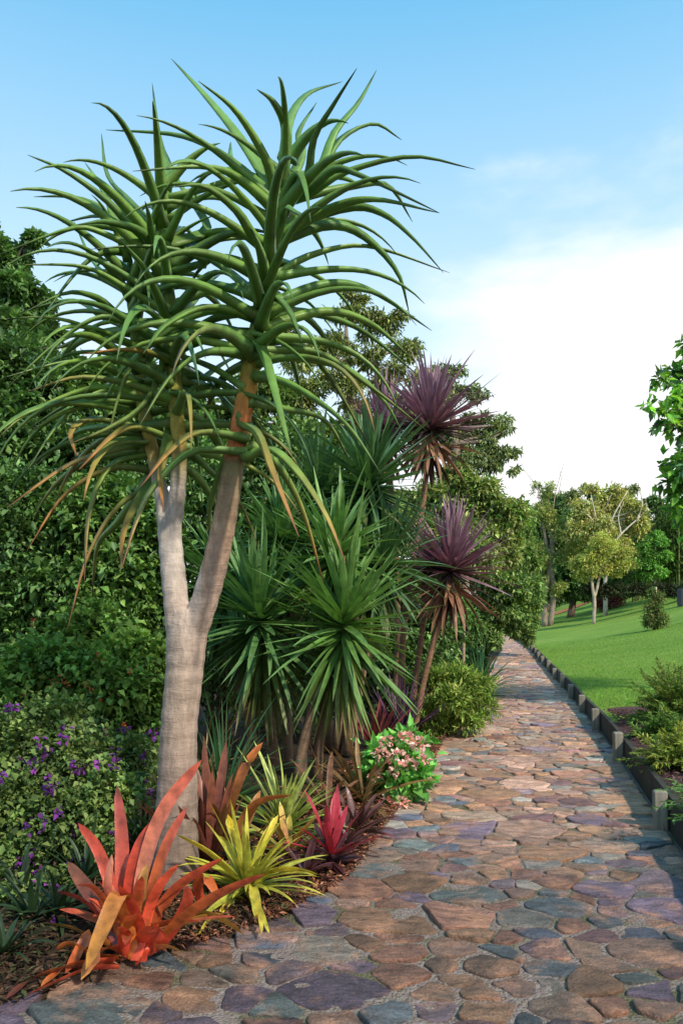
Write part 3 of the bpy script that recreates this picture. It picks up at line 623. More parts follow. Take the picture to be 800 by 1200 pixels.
    h2.build('leaf_head', M_ALOE, root)
    cur[0] = 2; h3 = MB(); YC = Y0+.25
    for pts, s, tcx in [(P3((450, 390), (380, 330), (260, 310), (90, 390)), -1, 0), (P3((400, 400), (320, 345), (230, 345), (95, 382)), 1, 0), (P3((500, 150), (400, 150), (300, 225), (140, 440)), -1, 0), (P3((430, 520), (340, 445), (200, 405), (0, 412)), -1, .2), (P3((560, 570), (420, 570), (240, 580), (20, 640)), -1, .2),
                        (P3((480, 690), (360, 680), (200, 735), (80, 800), (0, 870)), -1, .4), (P3((430, 690), (330, 720), (220, 830), (110, 1000)), -1, .2), (P3((480, 480), (360, 480), (240, 520), (150, 528)), 1, .6), (P3((520, 740), (420, 720), (280, 740), (100, 850)), 1, .4), (P3((540, 820), (380, 800), (280, 850), (300, 950)), -1, 1.3), (P3((500, 240), (440, 250), (360, 180), (290, 30)), 1, 0),
                        ([(172, 520), (140, 525), (80, 545), (8, 595)], -1, 1.3), ([(176, 545), (130, 548), (75, 580), (32, 645)], -1, 1.6), ([(180, 530), (130, 545), (105, 600), (99, 680)], -1, .9), ([(176, 560), (140, 590), (103, 650), (79, 738)], -1, 1.6), ([(178, 558), (140, 610), (115, 640), (108, 700)], 1, .6), ([(170, 500), (120, 500), (85, 510), (38, 550)], 1, .3), ([(182, 560), (160, 590), (145, 625), (142, 668)], -1, 1.2), ([(165, 470), (120, 470), (70, 485), (30, 510)], -1, .3)]:
        leaf(h3, pts, YC, sgn=s, tipcol=tcx, w=.034)
    fill(h3, [(178, 530, YC-.05), (170, 470, YC), (162, 410, YC), (156, 350, YC), (152, 300, YC)], 38, (-4, 12, 36), 1.08, (1.7, 1.6, 1.0), 0, .034, .10)
    h3.build('leaf_head', M_ALOE, root)
aloe()

# ------------------------------------------------------------------ yuccas
def yucca(label, Y, heads, trunks, cols, seed, n=165, L=.88, W=.038):
    r = rng_(seed); b = trunks[0][0]
    root = thing('yucca', label, 'yucca', (px(*b[:2], Y)[0], Y, float(bed_z(px(*b[:2], Y)[0], Y))), 'yuccas behind the forked aloe')
    t = MB()
    for tr in trunks:
        pts = [px(a, c, Y+d) for a, c, d, _ in tr]; pts = [np.r_[pts[0][:2], min(pts[0][2], .12)]]+pts[1:]
        tube(t, pts, [w*.48*Y/F/2 for *_, w in tr], 10, lerp(A([.16, .10, .065]), A([.22, .15, .10]), r.random()), S=12)
    t.build('trunk', M_CANE, root)
    for (hx, hy, dy, s, ax) in heads:
        mb = MB(); c = px(hx, hy, Y+dy)
        rosette(mb, c-A(ax)*.1, ax, int(n*min(1.2, s)), L*s, W, (86, -58), .14, r, 6, cols[0], cols[1], cols[2], 'sword', .30*s, .35, 0, .16, .16, 1.2, lambda u: np.interp(u, [0, .12, .5, 1], [.6, .95, 1, .9]), wob=.09)
        # older hanging leaves
        rosette(mb, c-A(ax)*.28, ax, int(n*.42), L*s*.9, W*.9, (-38, -82), .3, r, 6, A(cols[0])*A([1.3, 1.1, .9]), A([.16, .13, .05]), None, 'sword', .18, .35)
        mb.build('leaf_head', M_SWORD, root)
YG = ((.12, .26, .055), (.15, .28, .08), (.16, .32, .07))
YD = ((.085, .205, .055), (.11, .22, .075), (.11, .25, .065))
yucca('bright green yucca with a full starburst head low over its thick trunks', 7.2, [(402, 742, -.1, .98, (.10, -.15, .95)), (392, 655, .35, .8, (.05, .1, 1))], [[(352, 915, 0, 40), (356, 870, 0, 26), (375, 800, 0, 20), (396, 750, -.05, 18)], [(372, 915, .1, 30), (374, 870, .1, 24), (384, 780, .2, 18), (386, 680, .35, 16)]], YG, 31)
yucca('dark green yucca with narrow shaded leaves close behind the pale aloe trunk', 7.7, [(306, 735, -.3, 1.0, (-.10, -.2, 1)), (262, 690, .5, .9, (-.25, 0, 1)), (330, 640, .5, .9, (.05, 0, 1))], [[(322, 915, 0, 40), (318, 860, 0, 26), (312, 800, 0, 20), (308, 740, 0, 18)], [(300, 915, .2, 34), (295, 860, .2, 24), (275, 780, .4, 18), (262, 700, .5, 16)], [(338, 905, .2, 30), (335, 800, .4, 20), (330, 650, .5, 16)]], YD, 32)
yucca('tall dark yucca reaching up beside the purple cordyline heads', 8.6, [(432, 575, 0, 1.0, (.12, -.05, 1)), (375, 590, .3, .95, (-.05, 0, 1)), (447, 668, -.2, .9, (.35, -.1, .9)), (410, 640, .4, .9, (0, 0, 1))], [[(395, 880, 0, 34), (405, 780, 0, 22), (425, 660, 0, 18), (432, 590, 0, 16)], [(385, 880, .2, 30), (378, 740, .3, 18), (375, 600, .3, 15)], [(405, 880, -.1, 28), (430, 760, -.15, 18), (446, 680, -.2, 15)]], ((.06, .15, .05), (.085, .175, .07), (.085, .195, .06)), 33)

# ------------------------------------------------------------------ purple cordylines
def cordyline(label, Y, head, stem, seed, L=.62, n=150, dead=70, ax=(0, 0, 1)):
    r = rng_(seed); bx = px(*stem[0][:2], Y)[0]; bz = float(bed_z(bx, Y))
    root = thing('cordyline', label, 'cordyline', (bx, Y, bz), 'purple cordylines on bare canes')
    t = MB(); pts = [px(a, c, Y+d) for a, c, d, _ in stem]; pts[0] = A([bx, Y, bz-.03])
    tube(t, pts, [w*.78*Y/F/2 for *_, w in stem], 9, (.24, .135, .085), S=22); t.build('stem', M_CANE, root)
    mb = MB(); c = px(*head, Y+stem[-1][2])
    rosette(mb, c, ax, int(n*.8), L, .034, (86, 0), .10, r, 6, (.165, .08, .11), (.32, .205, .265), (.26, .135, .19), 'sword', .14, .35, 0, .14, .16, 1.0, wob=.08)
    rosette(mb, c, ax, 40, L*.9, .021, (10, -25), .2, r, 6, (.032, .016, .022), (.06, .035, .05), None, 'sword', .05, .35)
    mb.build('leaf_head', M_CORD, root)
    sk = MB(); rosette(sk, c-A([0, 0, .05]), ax, int(dead*.48), L*.80, .028, (-2, -62), .30, r, 6, (.34, .19, .11), (.28, .15, .085), (.25, .12, .085), 'lance', -.16, .4, 0, .2, .2, 1.0)
    rosette(sk, c-A([0, 0, .16]), ax, dead//3, L*.6, .02, (-50, -88), .2, r, 5, (.05, .03, .022), (.09, .05, .03), None, 'lance', -.12, .4)
    sk.build('dead_leaf_skirt', M_CORD, root)
cordyline('purple cordyline with a full topmost head and a wide orange dead-leaf skirt', 10.8, (504, 505), [(470, 848, 0, 12), (471, 760, 0, 10), (480, 680, .05, 9), (494, 600, .1, 9), (503, 515, .1, 9)], 41, .84, 215, 90)
cordyline('purple cordyline half hidden behind the tall yucca, fainter head than its neighbour', 11.6, (452, 515), [(462, 845, 0, 11), (466, 740, 0, 9), (462, 620, 0, 9), (453, 525, 0, 8)], 42, .76, 140, 50)
cordyline('purple cordyline with the lower head, reaching out over the path on a leaning cane', 10.2, (527, 672), [(484, 860, 0, 10), (496, 800, 0, 9), (510, 745, 0, 9), (526, 682, 0, 9)], 43, .80, 225, 110, (.08, -.05, 1))
cordyline('small purple cordyline with mostly dead drooping leaves on the thin slanting cane', 10.5, (500, 672), [(478, 855, 0, 11), (486, 800, 0, 9), (494, 740, 0, 9), (500, 680, 0, 8)], 44, .42, 50, 60)

# ------------------------------------------------------------------ bromeliads
def px_leaf(mb, r, pts, Y, dys, w, c0, c1, roll=.0, prof='strap', S=14, tip=1.0, fold=.32, face=.6):
    """a strap leaf through photo points with its own depth at each"""
    Q = []
    for (a, b), d in zip(pts, dys):
        D = Y+d
        if b > HY: D = min(D, F*(H-.055)/(b-HY))       # a leaf that comes down rests on the ground
        Q.append(px(a, b, D))
    P = spline(Q, S)[None]; t = np.linspace(0, 1, S)
    s = side_of(P, A([roll])); T = nrm(np.gradient(P, axis=1)); s2 = crossn(T, A([0.15, 1., .25])[None, None]); s2 = s2*np.sign((s2*s).sum(-1, keepdims=True)+1e-6)
    s = nrm(lerp(s, s2, face))
    col = lerp(A(c0, float)[None], A(c1, float)[None], (t**tip)[:, None])*math.exp(r.normal(0, .1))
    strips(mb, P, (w*PROF[prof](t))[None], s, col[None], fold)
def big_red():
    r = rng_(51); Y = 3.78; f = lambda *a: [(x*.4375, 850+y*.4375) for x, y in a]
    b = px(160, 1122, Y); root = thing('bromeliad', 'large orange-red bromeliad sprawling over the stone edging at the aloe foot', 'bromeliad', (b[0], Y, float(bed_z(b[0], Y))), 'bromeliads along the path edge')
    mb = MB(); R1, R2, O, YO, DK, SAL = (.50, .06, .03), (.66, .10, .05), (.60, .17, .035), (.55, .28, .045), (.26, .055, .045), (.72, .30, .19)
    for pts, dy, w, a, c in [
        (f((365, 610), (385, 400), (440, 230), (541, 92)), (0, .05, .08, .12), .040, SAL, R2), (f((385, 600), (400, 480), (445, 330), (502, 218)), (0, -.02, -.02, 0), .032, O, (.60, .09, .06)), (f((350, 600), (350, 450), (375, 330), (424, 245)), (0, .06, .1, .15), .036, R1, R1),
        (f((345, 600), (330, 480), (328, 300), (314, 162)), (0, .12, .22, .3), .036, R2, DK), (f((335, 600), (305, 450), (262, 330), (210, 262)), (0, .1, .2, .25), .030, R2, R1), (f((335, 610), (280, 500), (230, 430), (182, 365)), (0, .05, .12, .2), .038, DK, (.25, .10, .05)), (f((335, 610), (290, 500), (250, 440), (205, 428)), (0, -.05, -.1, -.16), .030, O, (.75, .12, .08)),
        (f((375, 615), (400, 500), (430, 430), (478, 372)), (0, -.05, -.12, -.15), .026, R2, R2), (f((395, 610), (430, 500), (490, 425), (600, 355)), (0, -.02, -.05, -.08), .032, (.50, .14, .05), (.62, .08, .05)), (f((420, 600), (480, 530), (580, 460), (712, 398)), (-.05, -.15, -.22, -.3), .033, O, R2), (f((430, 575), (500, 520), (570, 515), (655, 562)), (.1, .12, .1, .05), .038, (.25, .17, .04), (.55, .27, .05)),
        (f((355, 625), (335, 520), (322, 455), (280, 540), (230, 655)), (0, -.1, -.22, -.34, -.4), .042, O, (.45, .22, .04)), (f((340, 620), (310, 600), (265, 610), (218, 682)), (0, -.1, -.2, -.25), .038, R2, (.45, .20, .05)), (f((320, 600), (250, 575), (190, 545), (128, 532)), (.1, .1, .1, .05), .024, DK, (.30, .20, .04)), (f((300, 600), (250, 560), (215, 600), (175, 665)), (0, -.05, -.1, -.15), .028, O, (.50, .12, .05)),
        (f((310, 645), (200, 652), (90, 680), (15, 735)), (0, -.05, -.12, -.15), .028, (.32, .10, .04), (.20, .045, .03)), (f((320, 650), (240, 655), (150, 690), (65, 728)), (0, -.1, -.2, -.28), .026, R2, R1), (f((375, 620), (410, 602), (445, 595), (488, 607)), (0, -.08, -.12, -.15), .024, R2, (.42, .26, .05)), (f((360, 630), (372, 560), (352, 490), (318, 428)), (0, -.1, -.16, -.2), .036, R2, R1),
        (f((375, 635), (380, 590), (395, 560), (412, 540)), (0, -.1, -.2, -.28), .040, R1, R2), (f((365, 620), (385, 540), (380, 440), (395, 370)), (0, -.05, 0, .05), .030, O, (.45, .26, .06)), (f((345, 620), (330, 585), (335, 560), (320, 540)), (0, -.14, -.22, -.3), .030, R1, R2), (f((400, 610), (425, 580), (420, 545), (445, 565)), (0, -.1, -.15, -.2), .024, R2, (.65, .1, .07)),
        (f((330, 600), (270, 520), (215, 470), (150, 445)), (0, .02, .04, .05), .030, R1, DK), (f((320, 625), (250, 620), (190, 590), (150, 600)), (0, -.04, -.08, -.1), .030, O, (.55, .16, .05)), (f((310, 630), (240, 640), (170, 655), (110, 700)), (0, -.08, -.14, -.2), .030, R2, O), (f((345, 610), (300, 520), (285, 430), (300, 345)), (0, -.05, -.08, -.08), .032, R2, SAL), (f((395, 615), (450, 570), (500, 480), (500, 430)), (0, -.1, -.2, -.25), .028, R1, R2),
        (f((540, 480), (530, 430), (555, 410), (590, 470)), (.3, .25, .2, .15), .028, R1, O), (f((430, 590), (470, 545), (530, 520), (600, 505)), (.05, .08, .1, .12), .026, (.3, .14, .04), YO)]:
        px_leaf(mb, r, pts, Y-.06, dy, w*.98, a, c, tip=1.3)
    rosette(mb, (b[0]-.01, Y-.06, .10), (0, -.1, 1), 14, .36, .026, (60, 15), .3, r, 10, (.36, .17, .04), (.66, .10, .05), (.55, .20, .06), 'strap', .06, .3, 0, .12, .2, 1.0)
    mb.build('leaves', M_BROM, root)
big_red()
def yellow_brom():
    r = rng_(52); Y = 4.35; g = lambda *a: [(200+x*.325, 860+y*.325) for x, y in a]; b = px(290, 1048, Y)
    root = thing('bromeliad', 'yellow bromeliad with long narrow arching leaves on the red mulch', 'bromeliad', (b[0], Y, float(bed_z(b[0], Y))), 'bromeliads along the path edge')
    mb = MB(); Yl, Yg, Gr = (.78, .60, .06), (.58, .54, .07), (.36, .44, .07)
    for pts, dy, w, a, c in [(g((270, 580), (258, 480), (232, 380), (206, 290)), (0, .05, .05, .02), .027, Yg, Yl), (g((290, 570), (305, 470), (345, 370), (388, 292)), (0, .08, .12, .18), .024, Yg, Yl), (g((262, 570), (200, 490), (120, 420), (18, 362)), (0, -.05, -.1, -.15), .022, Yg, Yl),
                             (g((300, 575), (340, 510), (430, 490), (532, 507)), (0, -.05, -.1, -.12), .024, Yg, Yl), (g((290, 570), (298, 555), (315, 640), (326, 722)), (-.05, -.2, -.3, -.34), .027, Yg, (.55, .45, .06)), (g((262, 570), (235, 480), (205, 410), (178, 368)), (0, .1, .15, .2), .022, Gr, Yg), (g((280, 560), (290, 480), (296, 440), (302, 398)), (0, .1, .2, .25), .018, Gr, Yg), (g((262, 600), (235, 590), (200, 615), (172, 655)), (0, -.1, -.15, -.18), .020, Gr, Yl), (g((250, 600), (180, 620), (130, 680), (100, 725)), (0, -.05, -.1, -.12), .018, Gr, Yl)]:
        px_leaf(mb, r, pts, Y, dy, w, a, c, prof='sword' if w < .02 else 'strap')
    rosette(mb, b+A([0, 0, .03]), (0.05, -.1, 1), 52, .38, .024, (78, 0), .55, r, 8, (.34, .40, .06), (.60, .55, .07), (.52, .52, .08), 'sword', .05, .3)
    mb.build('leaves', M_BROM, root)
yellow_brom()
def brom(label, x, y, Y, n, L, W, el, c0, c1, cin, seed, droop=.35, prof='strap', ax=(0, -.1, 1), tip=1.0):
    r = rng_(seed); b = px(x, y, Y); z = float(bed_z(b[0], Y)); root = thing('bromeliad', label, 'bromeliad', (b[0], Y, z), 'bromeliads along the path edge')
    mb = MB(); rosette(mb, (b[0], Y, z+.01), ax, n, L, W, el, droop, r, 9, c0, c1, cin, prof, .04, .32, 0, .12, .15, tip, None, (0, 6.283), .2)
    mb.build('leaves', M_BROM, root); return root, b, r
brom('dark wine-red bromeliad standing upright right behind the aloe trunk', 246, 1020, 4.75, 22, .62, .027, (86, 52), (.12, .035, .035), (.24, .085, .05), (.20, .05, .05), 53, .15)
o_, b_, r_ = brom('orange-brown bromeliad with two tall arching tan leaves behind the yellow one', 272, 1010, 4.95, 12, .42, .026, (75, 25), (.20, .11, .04), (.38, .16, .045), None, 54)
mb = MB()
for pts, dy, w in [([(266, 1000), (272, 945), (288, 900), (308, 870)], (0, -.05, -.05, 0), .038), ([(272, 1000), (285, 962), (305, 940), (342, 932)], (-.05, -.1, -.15, -.2), .030), ([(262, 990), (250, 950), (235, 930), (226, 915)], (0, .05, .1, .12), .024)]:
    px_leaf(mb, r_, pts, 4.9, dy, w, (.30, .14, .05), (.55, .17, .05))
mb.build('tall_leaves', M_BROM, o_)
brom('pale green bromeliad with yellow-striped star-shaped leaves under the yucca trunks', 332, 968, 5.6, 50, .52, .030, (82, 6), (.19, .32, .06), (.38, .46, .10), (.56, .56, .18), 55, .4, 'sword')
brom('small green and red bromeliad between the yellow and the pale striped ones', 338, 1000, 5.1, 18, .30, .022, (70, 10), (.22, .24, .06), (.50, .42, .07), (.50, .05, .05), 56)
o_, b_, r_ = brom('crimson-topped bromeliad with dark purple lower leaves beside the paving', 388, 1015, 5.0, 30, .24, .020, (40, -8), (.055, .022, .03), (.095, .03, .035), None, 57)
mb = MB(); rosette(mb, b_+A([0, 0, .07]), (0, -.15, 1), 18, .32, .022, (82, 28), .2, r_, 8, (.42, .035, .06), (.58, .06, .10), (.50, .06, .09), 'strap', .05, .32); mb.build('crimson_leaves', M_BROM, o_)
brom('low blackish-purple bromeliad between the crimson one and the yellow one', 356, 1028, 4.75, 26, .20, .018, (60, 0), (.05, .022, .028), (.12, .04, .045), None, 58, .3)
brom('small dusky maroon bromeliad nearest the pink flowering bush', 418, 965, 5.75, 34, .30, .020, (75, 5), (.085, .035, .04), (.17, .075, .065), (.14, .05, .055), 59)
brom('second dusky maroon bromeliad, just below the smaller one by the pink flowers', 405, 985, 5.4, 26, .22, .018, (70, 0), (.07, .03, .035), (.16, .065, .055), None, 60)
brom('brownish olive bromeliad with bent leaves under the yucca head', 425, 925, 6.6, 22, .55, .025, (78, 15), (.16, .13, .05), (.28, .16, .07), None, 61, .5)
brom('rusty bromeliad with arching leaves low behind the dusky maroon pair', 385, 930, 6.2, 20, .45, .022, (60, 5), (.19, .09, .05), (.32, .15, .08), None, 62, .6)
brom('dark red bromeliad with a few stiff leaves left of the cordyline canes', 440, 868, 9.0, 16, .62, .026, (80, 30), (.16, .03, .04), (.26, .06, .06), None, 63, .25)
def low_cord():
    r = rng_(64); Y = 10.0; b = px(468, 858, Y); z = float(bed_z(b[0], Y)); root = thing('purple_flax', 'low spiky purple plant growing around the cordyline canes', 'plant', (b[0], Y, z))
    mb = MB(); rosette(mb, (b[0], Y, z), (0, 0, 1), 60, .75, .02, (88, 35), .15, r, 6, (.07, .03, .07), (.15, .075, .16), None, 'sword', .03, .35); mb.build('leaves', M_CORD, root)
low_cord()

# ------------------------------------------------------------------ strappy green plants
def strappy(label, x, Y, n, L, W, c0, c1, seed, el=(74, 15), droop=.85, name='strap_leaf_plant'):
    r = rng_(seed); bx = (x-400)/F*Y; z = float(bed_z(bx, Y)); root = thing(name, label, 'plant', (bx, Y, z), 'strap-leaved plants in the bed')
    mb = MB(); rosette(mb, (bx, Y, z), (0, 0, 1), n, L, W, el, droop, r, 8, c0, c1, None, 'sword', .02, .3, 0, .15, .2); mb.build('leaves', M_SWORD, root)
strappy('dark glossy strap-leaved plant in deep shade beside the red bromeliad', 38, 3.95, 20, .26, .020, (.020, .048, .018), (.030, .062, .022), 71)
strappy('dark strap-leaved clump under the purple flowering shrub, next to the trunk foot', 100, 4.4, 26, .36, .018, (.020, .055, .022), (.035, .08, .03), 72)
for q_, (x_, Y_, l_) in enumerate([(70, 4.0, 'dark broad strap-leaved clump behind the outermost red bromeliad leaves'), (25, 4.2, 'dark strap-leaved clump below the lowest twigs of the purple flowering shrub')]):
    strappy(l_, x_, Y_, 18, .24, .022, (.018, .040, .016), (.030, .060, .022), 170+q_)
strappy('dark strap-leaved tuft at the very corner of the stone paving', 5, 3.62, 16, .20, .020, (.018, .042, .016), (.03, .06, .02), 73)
strappy('mid-green strap-leaved clump close against the aloe trunk', 168, 5.0, 50, .46, .015, (.040, .105, .028), (.06, .13, .04), 74)
strappy('deep green arching strap-leaved clump between aloe trunk and yucca trunks', 262, 6.2, 110, .75, .013, (.025, .085, .025), (.045, .12, .04), 75, (80, 10), .9)
strappy('pale strap-leaved tuft among the orange flowers behind the trunk', 172, 6.6, 40, .6, .018, (.11, .19, .05), (.16, .24, .07), 76)
strappy('bright blue-green agapanthus clump where the path bends out of sight', 562, 15.5, 90, 1.0, .030, (.09, .22, .06), (.14, .28, .10), 77, (80, 15), .8, 'agapanthus')
strappy('dry straw-coloured grassy tuft under the dark yucca', 240, 7.2, 50, .7, .010, (.24, .17, .07), (.34, .24, .11), 78, (70, 0), 1.0)

# ------------------------------------------------------------------ shrubs
def shrub(name, label, base, clumps, n, L, W, cols, seed, group=None, cat='shrub', mat=None, stems=5, up=.25, hang=.3, palm=1, inner=.5, bark=(.10, .075, .05), fold=.3):
    r = rng_(seed); root = thing(name, label, cat, base, group); mb = MB()
    clump_leaves(mb, clumps, n, L, W, cols, r, up, hang, palm, fold, inner)
    t = MB(); c = np.asarray(clumps); b = A(base, float)
    for i in r.permutation(len(c))[:stems*2]:
        e = c[i, :3]+A([0, 0, c[i, 5]*.5]); mid = lerp(b, e, .5)+r.normal(0, .06, 3)*np.linalg.norm(e-b); q = b+r.normal(0, .05, 3)*A([1, 1, 0])
        tube(t, [q-A([0, 0, .03]), lerp(q, mid, .6), mid, e], [.022, .018, .012, .005], 6, A(bark)*np.exp(r.normal(0, .15)), S=9)
    if t.n: t.build('stems', M_BARK, root)
    mb.build('foliage', mat or M_LEAF, root); return root, r
def dome(c, Rr, k, frac, seed, low=-.3):
    return ell_clumps(c, Rr, k, frac, rng_(seed), low)
def pcl(Y, *L):
    """clumps from photo column, row, half sizes in photo pixels and depth offset"""
    out = []
    for x, y, rw, rh, dy in L:
        D = Y+dy; c = px(x, y, D); out.append(np.r_[c, rw*D/F, (rw+rh)/2*D/F, rh*D/F])
    return np.array(out)
def gb(x, Y): X = (x-400)/F*Y; return (X, Y, float(bed_z(X, Y)))

def purple_shrub():
    Y = 4.9
    cl = pcl(Y, (30, 890, 60, 55, .2), (95, 905, 55, 50, .1), (10, 960, 50, 60, -.2), (75, 965, 50, 45, -.25), (130, 935, 38, 40, -.1), (60, 850, 55, 35, .4), (-40, 900, 60, 70, .2), (15, 1010, 40, 32, -.35), (115, 985, 28, 25, -.3), (150, 895, 35, 35, .25), (-30, 1000, 40, 50, -.2), (20, 1060, 38, 26, -.75), (60, 1040, 26, 20, -.6), (-15, 1050, 30, 40, -.7), (50, 1085, 20, 14, -.9), (15, 1105, 28, 18, -1.05))
    root, r = shrub('flowering_shrub', 'light green leafy shrub dotted with small purple flowers', gb(40, Y+.1), cl, 17000, .040, .028, [(.115, .175, .045), (.09, .15, .04), (.15, .20, .06), (.065, .11, .035)], 81, cat='shrub', inner=.45, stems=8)
    for i in range(88):
        k = r.integers(0, len(cl)); u = nrm(r.normal(0, 1, 3)+A([.15, -.9, .35])); c = cl[k, :3]+u*cl[k, 3:]*(1.22+.2*r.random())
        m = r.integers(5, 11); P = c+r.normal(0, .015, (m, 3))*A([1, 1, 1.4]); mb = MB()
        leaves(mb, P, r.normal(0, 1, (m, 3))+A([0, -.4, .2]), r.uniform(.030, .050, m), r.uniform(.022, .034, m), A([(.20, .04, .30), (.34, .08, .42), (.12, .03, .18)])[r.integers(0, 3, m)], r)
        mb.build('flower_spike', M_PETAL, root)
purple_shrub()
def orange_shrub():
    Y = 6.4
    cl = pcl(Y, (120, 800, 55, 38, 0), (60, 790, 50, 40, .1), (160, 830, 40, 40, .1), (105, 745, 45, 35, .5), (20, 820, 45, 45, .2), (145, 770, 40, 30, .3), (175, 790, 25, 40, .4))
    root, r = shrub('flowering_shrub', 'yellow-green bush with a few orange flowers behind the purple flowering one', gb(100, Y+.1), cl, 12000, .062, .045, [(.10, .19, .035), (.075, .155, .03), (.14, .23, .045)], 82, inner=.45)
    for x, y in [(64, 800), (72, 792), (78, 803), (116, 770), (118, 822), (108, 808), (147, 850), (40, 728), (150, 790), (27, 815), (100, 802)]:
        c = px(x, y, Y-.35); m = 6; mb = MB(); leaves(mb, c+r.normal(0, .010, (m, 3)), r.normal(0, 1, (m, 3))+A([0, -.5, .2]), r.uniform(.02, .04, m), r.uniform(.015, .022, m), A([(.55, .10, .04), (.62, .16, .06)])[r.integers(0, 2, m)], r); mb.build('flower', M_PETAL, root)
orange_shrub()
GREEN_D = [(.060, .125, .034), (.080, .155, .042), (.105, .185, .048), (.045, .095, .030)]
GREEN_M = [(.072, .150, .036), (.095, .180, .042), (.056, .12, .03), (.125, .205, .046)]
GREEN_L = [(.10, .19, .04), (.13, .22, .045), (.08, .16, .035)]
OLIVE = [(.125, .155, .050), (.155, .185, .065), (.095, .130, .045), (.185, .20, .075)]
g_ = 'dense dark green shrubs behind the aloe'
def dense(label, x0, Y, L, n, seed, cols=GREEN_D, lf=.085, wf=.05, mat=None): shrub('shrub', label, gb(x0, Y), pcl(Y, *L), n, lf, wf, cols, seed, g_, mat=mat or M_GLOSS, stems=8, inner=.4)
dense('broad dark green shrub with layered shining leaves, at the edge below the far big tree', 20, 8.2, [(15, 640, 60, 45, 0), (60, 690, 60, 40, -.2), (-30, 700, 60, 60, 0), (20, 740, 70, 45, -.1), (90, 650, 45, 40, .2), (40, 590, 60, 40, .3), (-20, 600, 50, 60, .2), (110, 710, 50, 40, -.1)], 17000, 83)
dense('dark green shrub filling the space behind the aloe trunk with mid-toned leaf sprays', 140, 8.0, [(140, 680, 50, 40, 0), (170, 640, 50, 45, .3), (120, 730, 50, 35, -.2), (180, 720, 40, 45, .1), (150, 600, 50, 40, .4), (100, 610, 45, 40, .3), (200, 770, 40, 40, .3)], 15000, 84, GREEN_M)
dense('tall dark shrub beneath the hanging aloe leaves, top half in shade', 60, 10.2, [(20, 520, 70, 55, 0), (90, 540, 60, 50, -.2), (60, 470, 60, 45, .3), (-30, 500, 50, 80, .2), (140, 530, 50, 50, .3), (110, 470, 50, 40, .5), (150, 470, 45, 45, .4), (60, 600, 90, 40, 0), (10, 440, 50, 40, .3)], 20000, 85, GREEN_D, .11, .065)
dense('dark shrub seen between the forked trunks and the yuccas', 255, 9.6, [(250, 600, 50, 45, 0), (290, 560, 50, 40, .2), (230, 660, 45, 50, 0), (340, 540, 50, 40, .4), (270, 680, 60, 60, .2), (300, 620, 50, 50, .2), (230, 560, 40, 50, .2), (250, 780, 60, 60, .3), (330, 700, 60, 60, .5), (330, 800, 70, 60, .5)], 17000, 86)
dense('low dark shrub behind the yucca trunks and cordyline canes', 430, 12.6, [(430, 760, 55, 45, 0), (480, 790, 45, 40, -.2), (400, 700, 60, 60, .4), (450, 690, 45, 50, .2), (500, 740, 40, 45, .3), (470, 830, 40, 25, 0), (410, 800, 50, 50, 0)], 14000, 87, GREEN_D, .10, .06)

def round_shrub():
    Y = 10.6; c = px(523, 822, Y); r = rng_(88); cl = dome((c[0], Y, .42), (.60, .60, .52), 22, .36, 88, -.6)
    root, r = shrub('round_shrub', 'rounded fine-leaved yellow-green shrub at the path edge', (c[0], Y, float(bed_z(c[0], Y))), cl, 12000, .085, .022, [(.14, .24, .045), (.19, .28, .055), (.11, .19, .04), (.26, .31, .08)], 88, up=.5, hang=-.25, inner=.6)
round_shrub()
def pink_flowers():
    Y = 6.9; b = px(462, 938, Y); z = float(bed_z(b[0], Y)); r = rng_(89)
    cl = pcl(Y, (455, 900, 30, 28, 0), (476, 882, 24, 24, .05), (436, 915, 18, 20, -.05), (484, 912, 20, 24, -.05), (462, 925, 22, 18, -.1))
    root, r = shrub('flowering_bush', 'bright green low bush with clusters of pink flowers beside the path', (b[0], Y, z), cl, 900, .115, .06, [(.13, .36, .07), (.17, .42, .09), (.10, .29, .06)], 89, cat='bush', mat=M_GLOSS, stems=4, up=.4, hang=.05, inner=.45)
    for x, y, s in [(446, 884, 12), (466, 888, 15), (480, 896, 9), (474, 866, 12), (491, 872, 11), (452, 868, 9), (440, 910, 7), (496, 890, 8), (452, 938, 10), (470, 940, 9), (462, 905, 7)]:
        c = px(x, y, Y-.22-.1*r.random()); m = int(s*3.6); mb = MB(); u = nrm(r.normal(0, 1, (m, 3))+A([0, -.5, .4])); rr_ = .85*s*Y/F
        leaves(mb, c+u*rr_*A([1, 1, .6])*.75, u+r.normal(0, .5, (m, 3)), r.uniform(.035, .055, m), r.uniform(.028, .040, m), A([(.88, .46, .40), (.90, .58, .52), (.82, .34, .30), (.92, .72, .64)])[r.integers(0, 4, m)], r, .15); mb.build('flower_head', M_PETAL, root)
pink_flowers()
def far_pink():
    Y = 16.5; b = px(550, 785, Y); cl = pcl(Y, (548, 775, 16, 14, 0), (538, 785, 12, 14, 0), (558, 780, 10, 12, 0))
    root, r = shrub('flowering_bush', 'small bush with a dusky pink flower mass behind the agapanthus', (b[0], Y, float(bed_z(b[0], Y))), cl, 1500, .11, .06, [(.06, .12, .04), (.08, .15, .05)], 90, cat='bush', inner=.5)
    for k in range(9):
        mb = MB(); m = 30; u = nrm(r.normal(0, 1, (m, 3))+A([0, -.3, .5])); q = px(r.uniform(538, 560), r.uniform(764, 780), Y-.1)
        leaves(mb, q+u*.05, u, r.uniform(.05, .08, m), r.uniform(.04, .06, m), A([(.46, .22, .30), (.34, .15, .24), (.55, .32, .36)])[r.integers(0, 3, m)], r); mb.build('flower_head', M_PETAL, root)
far_pink()
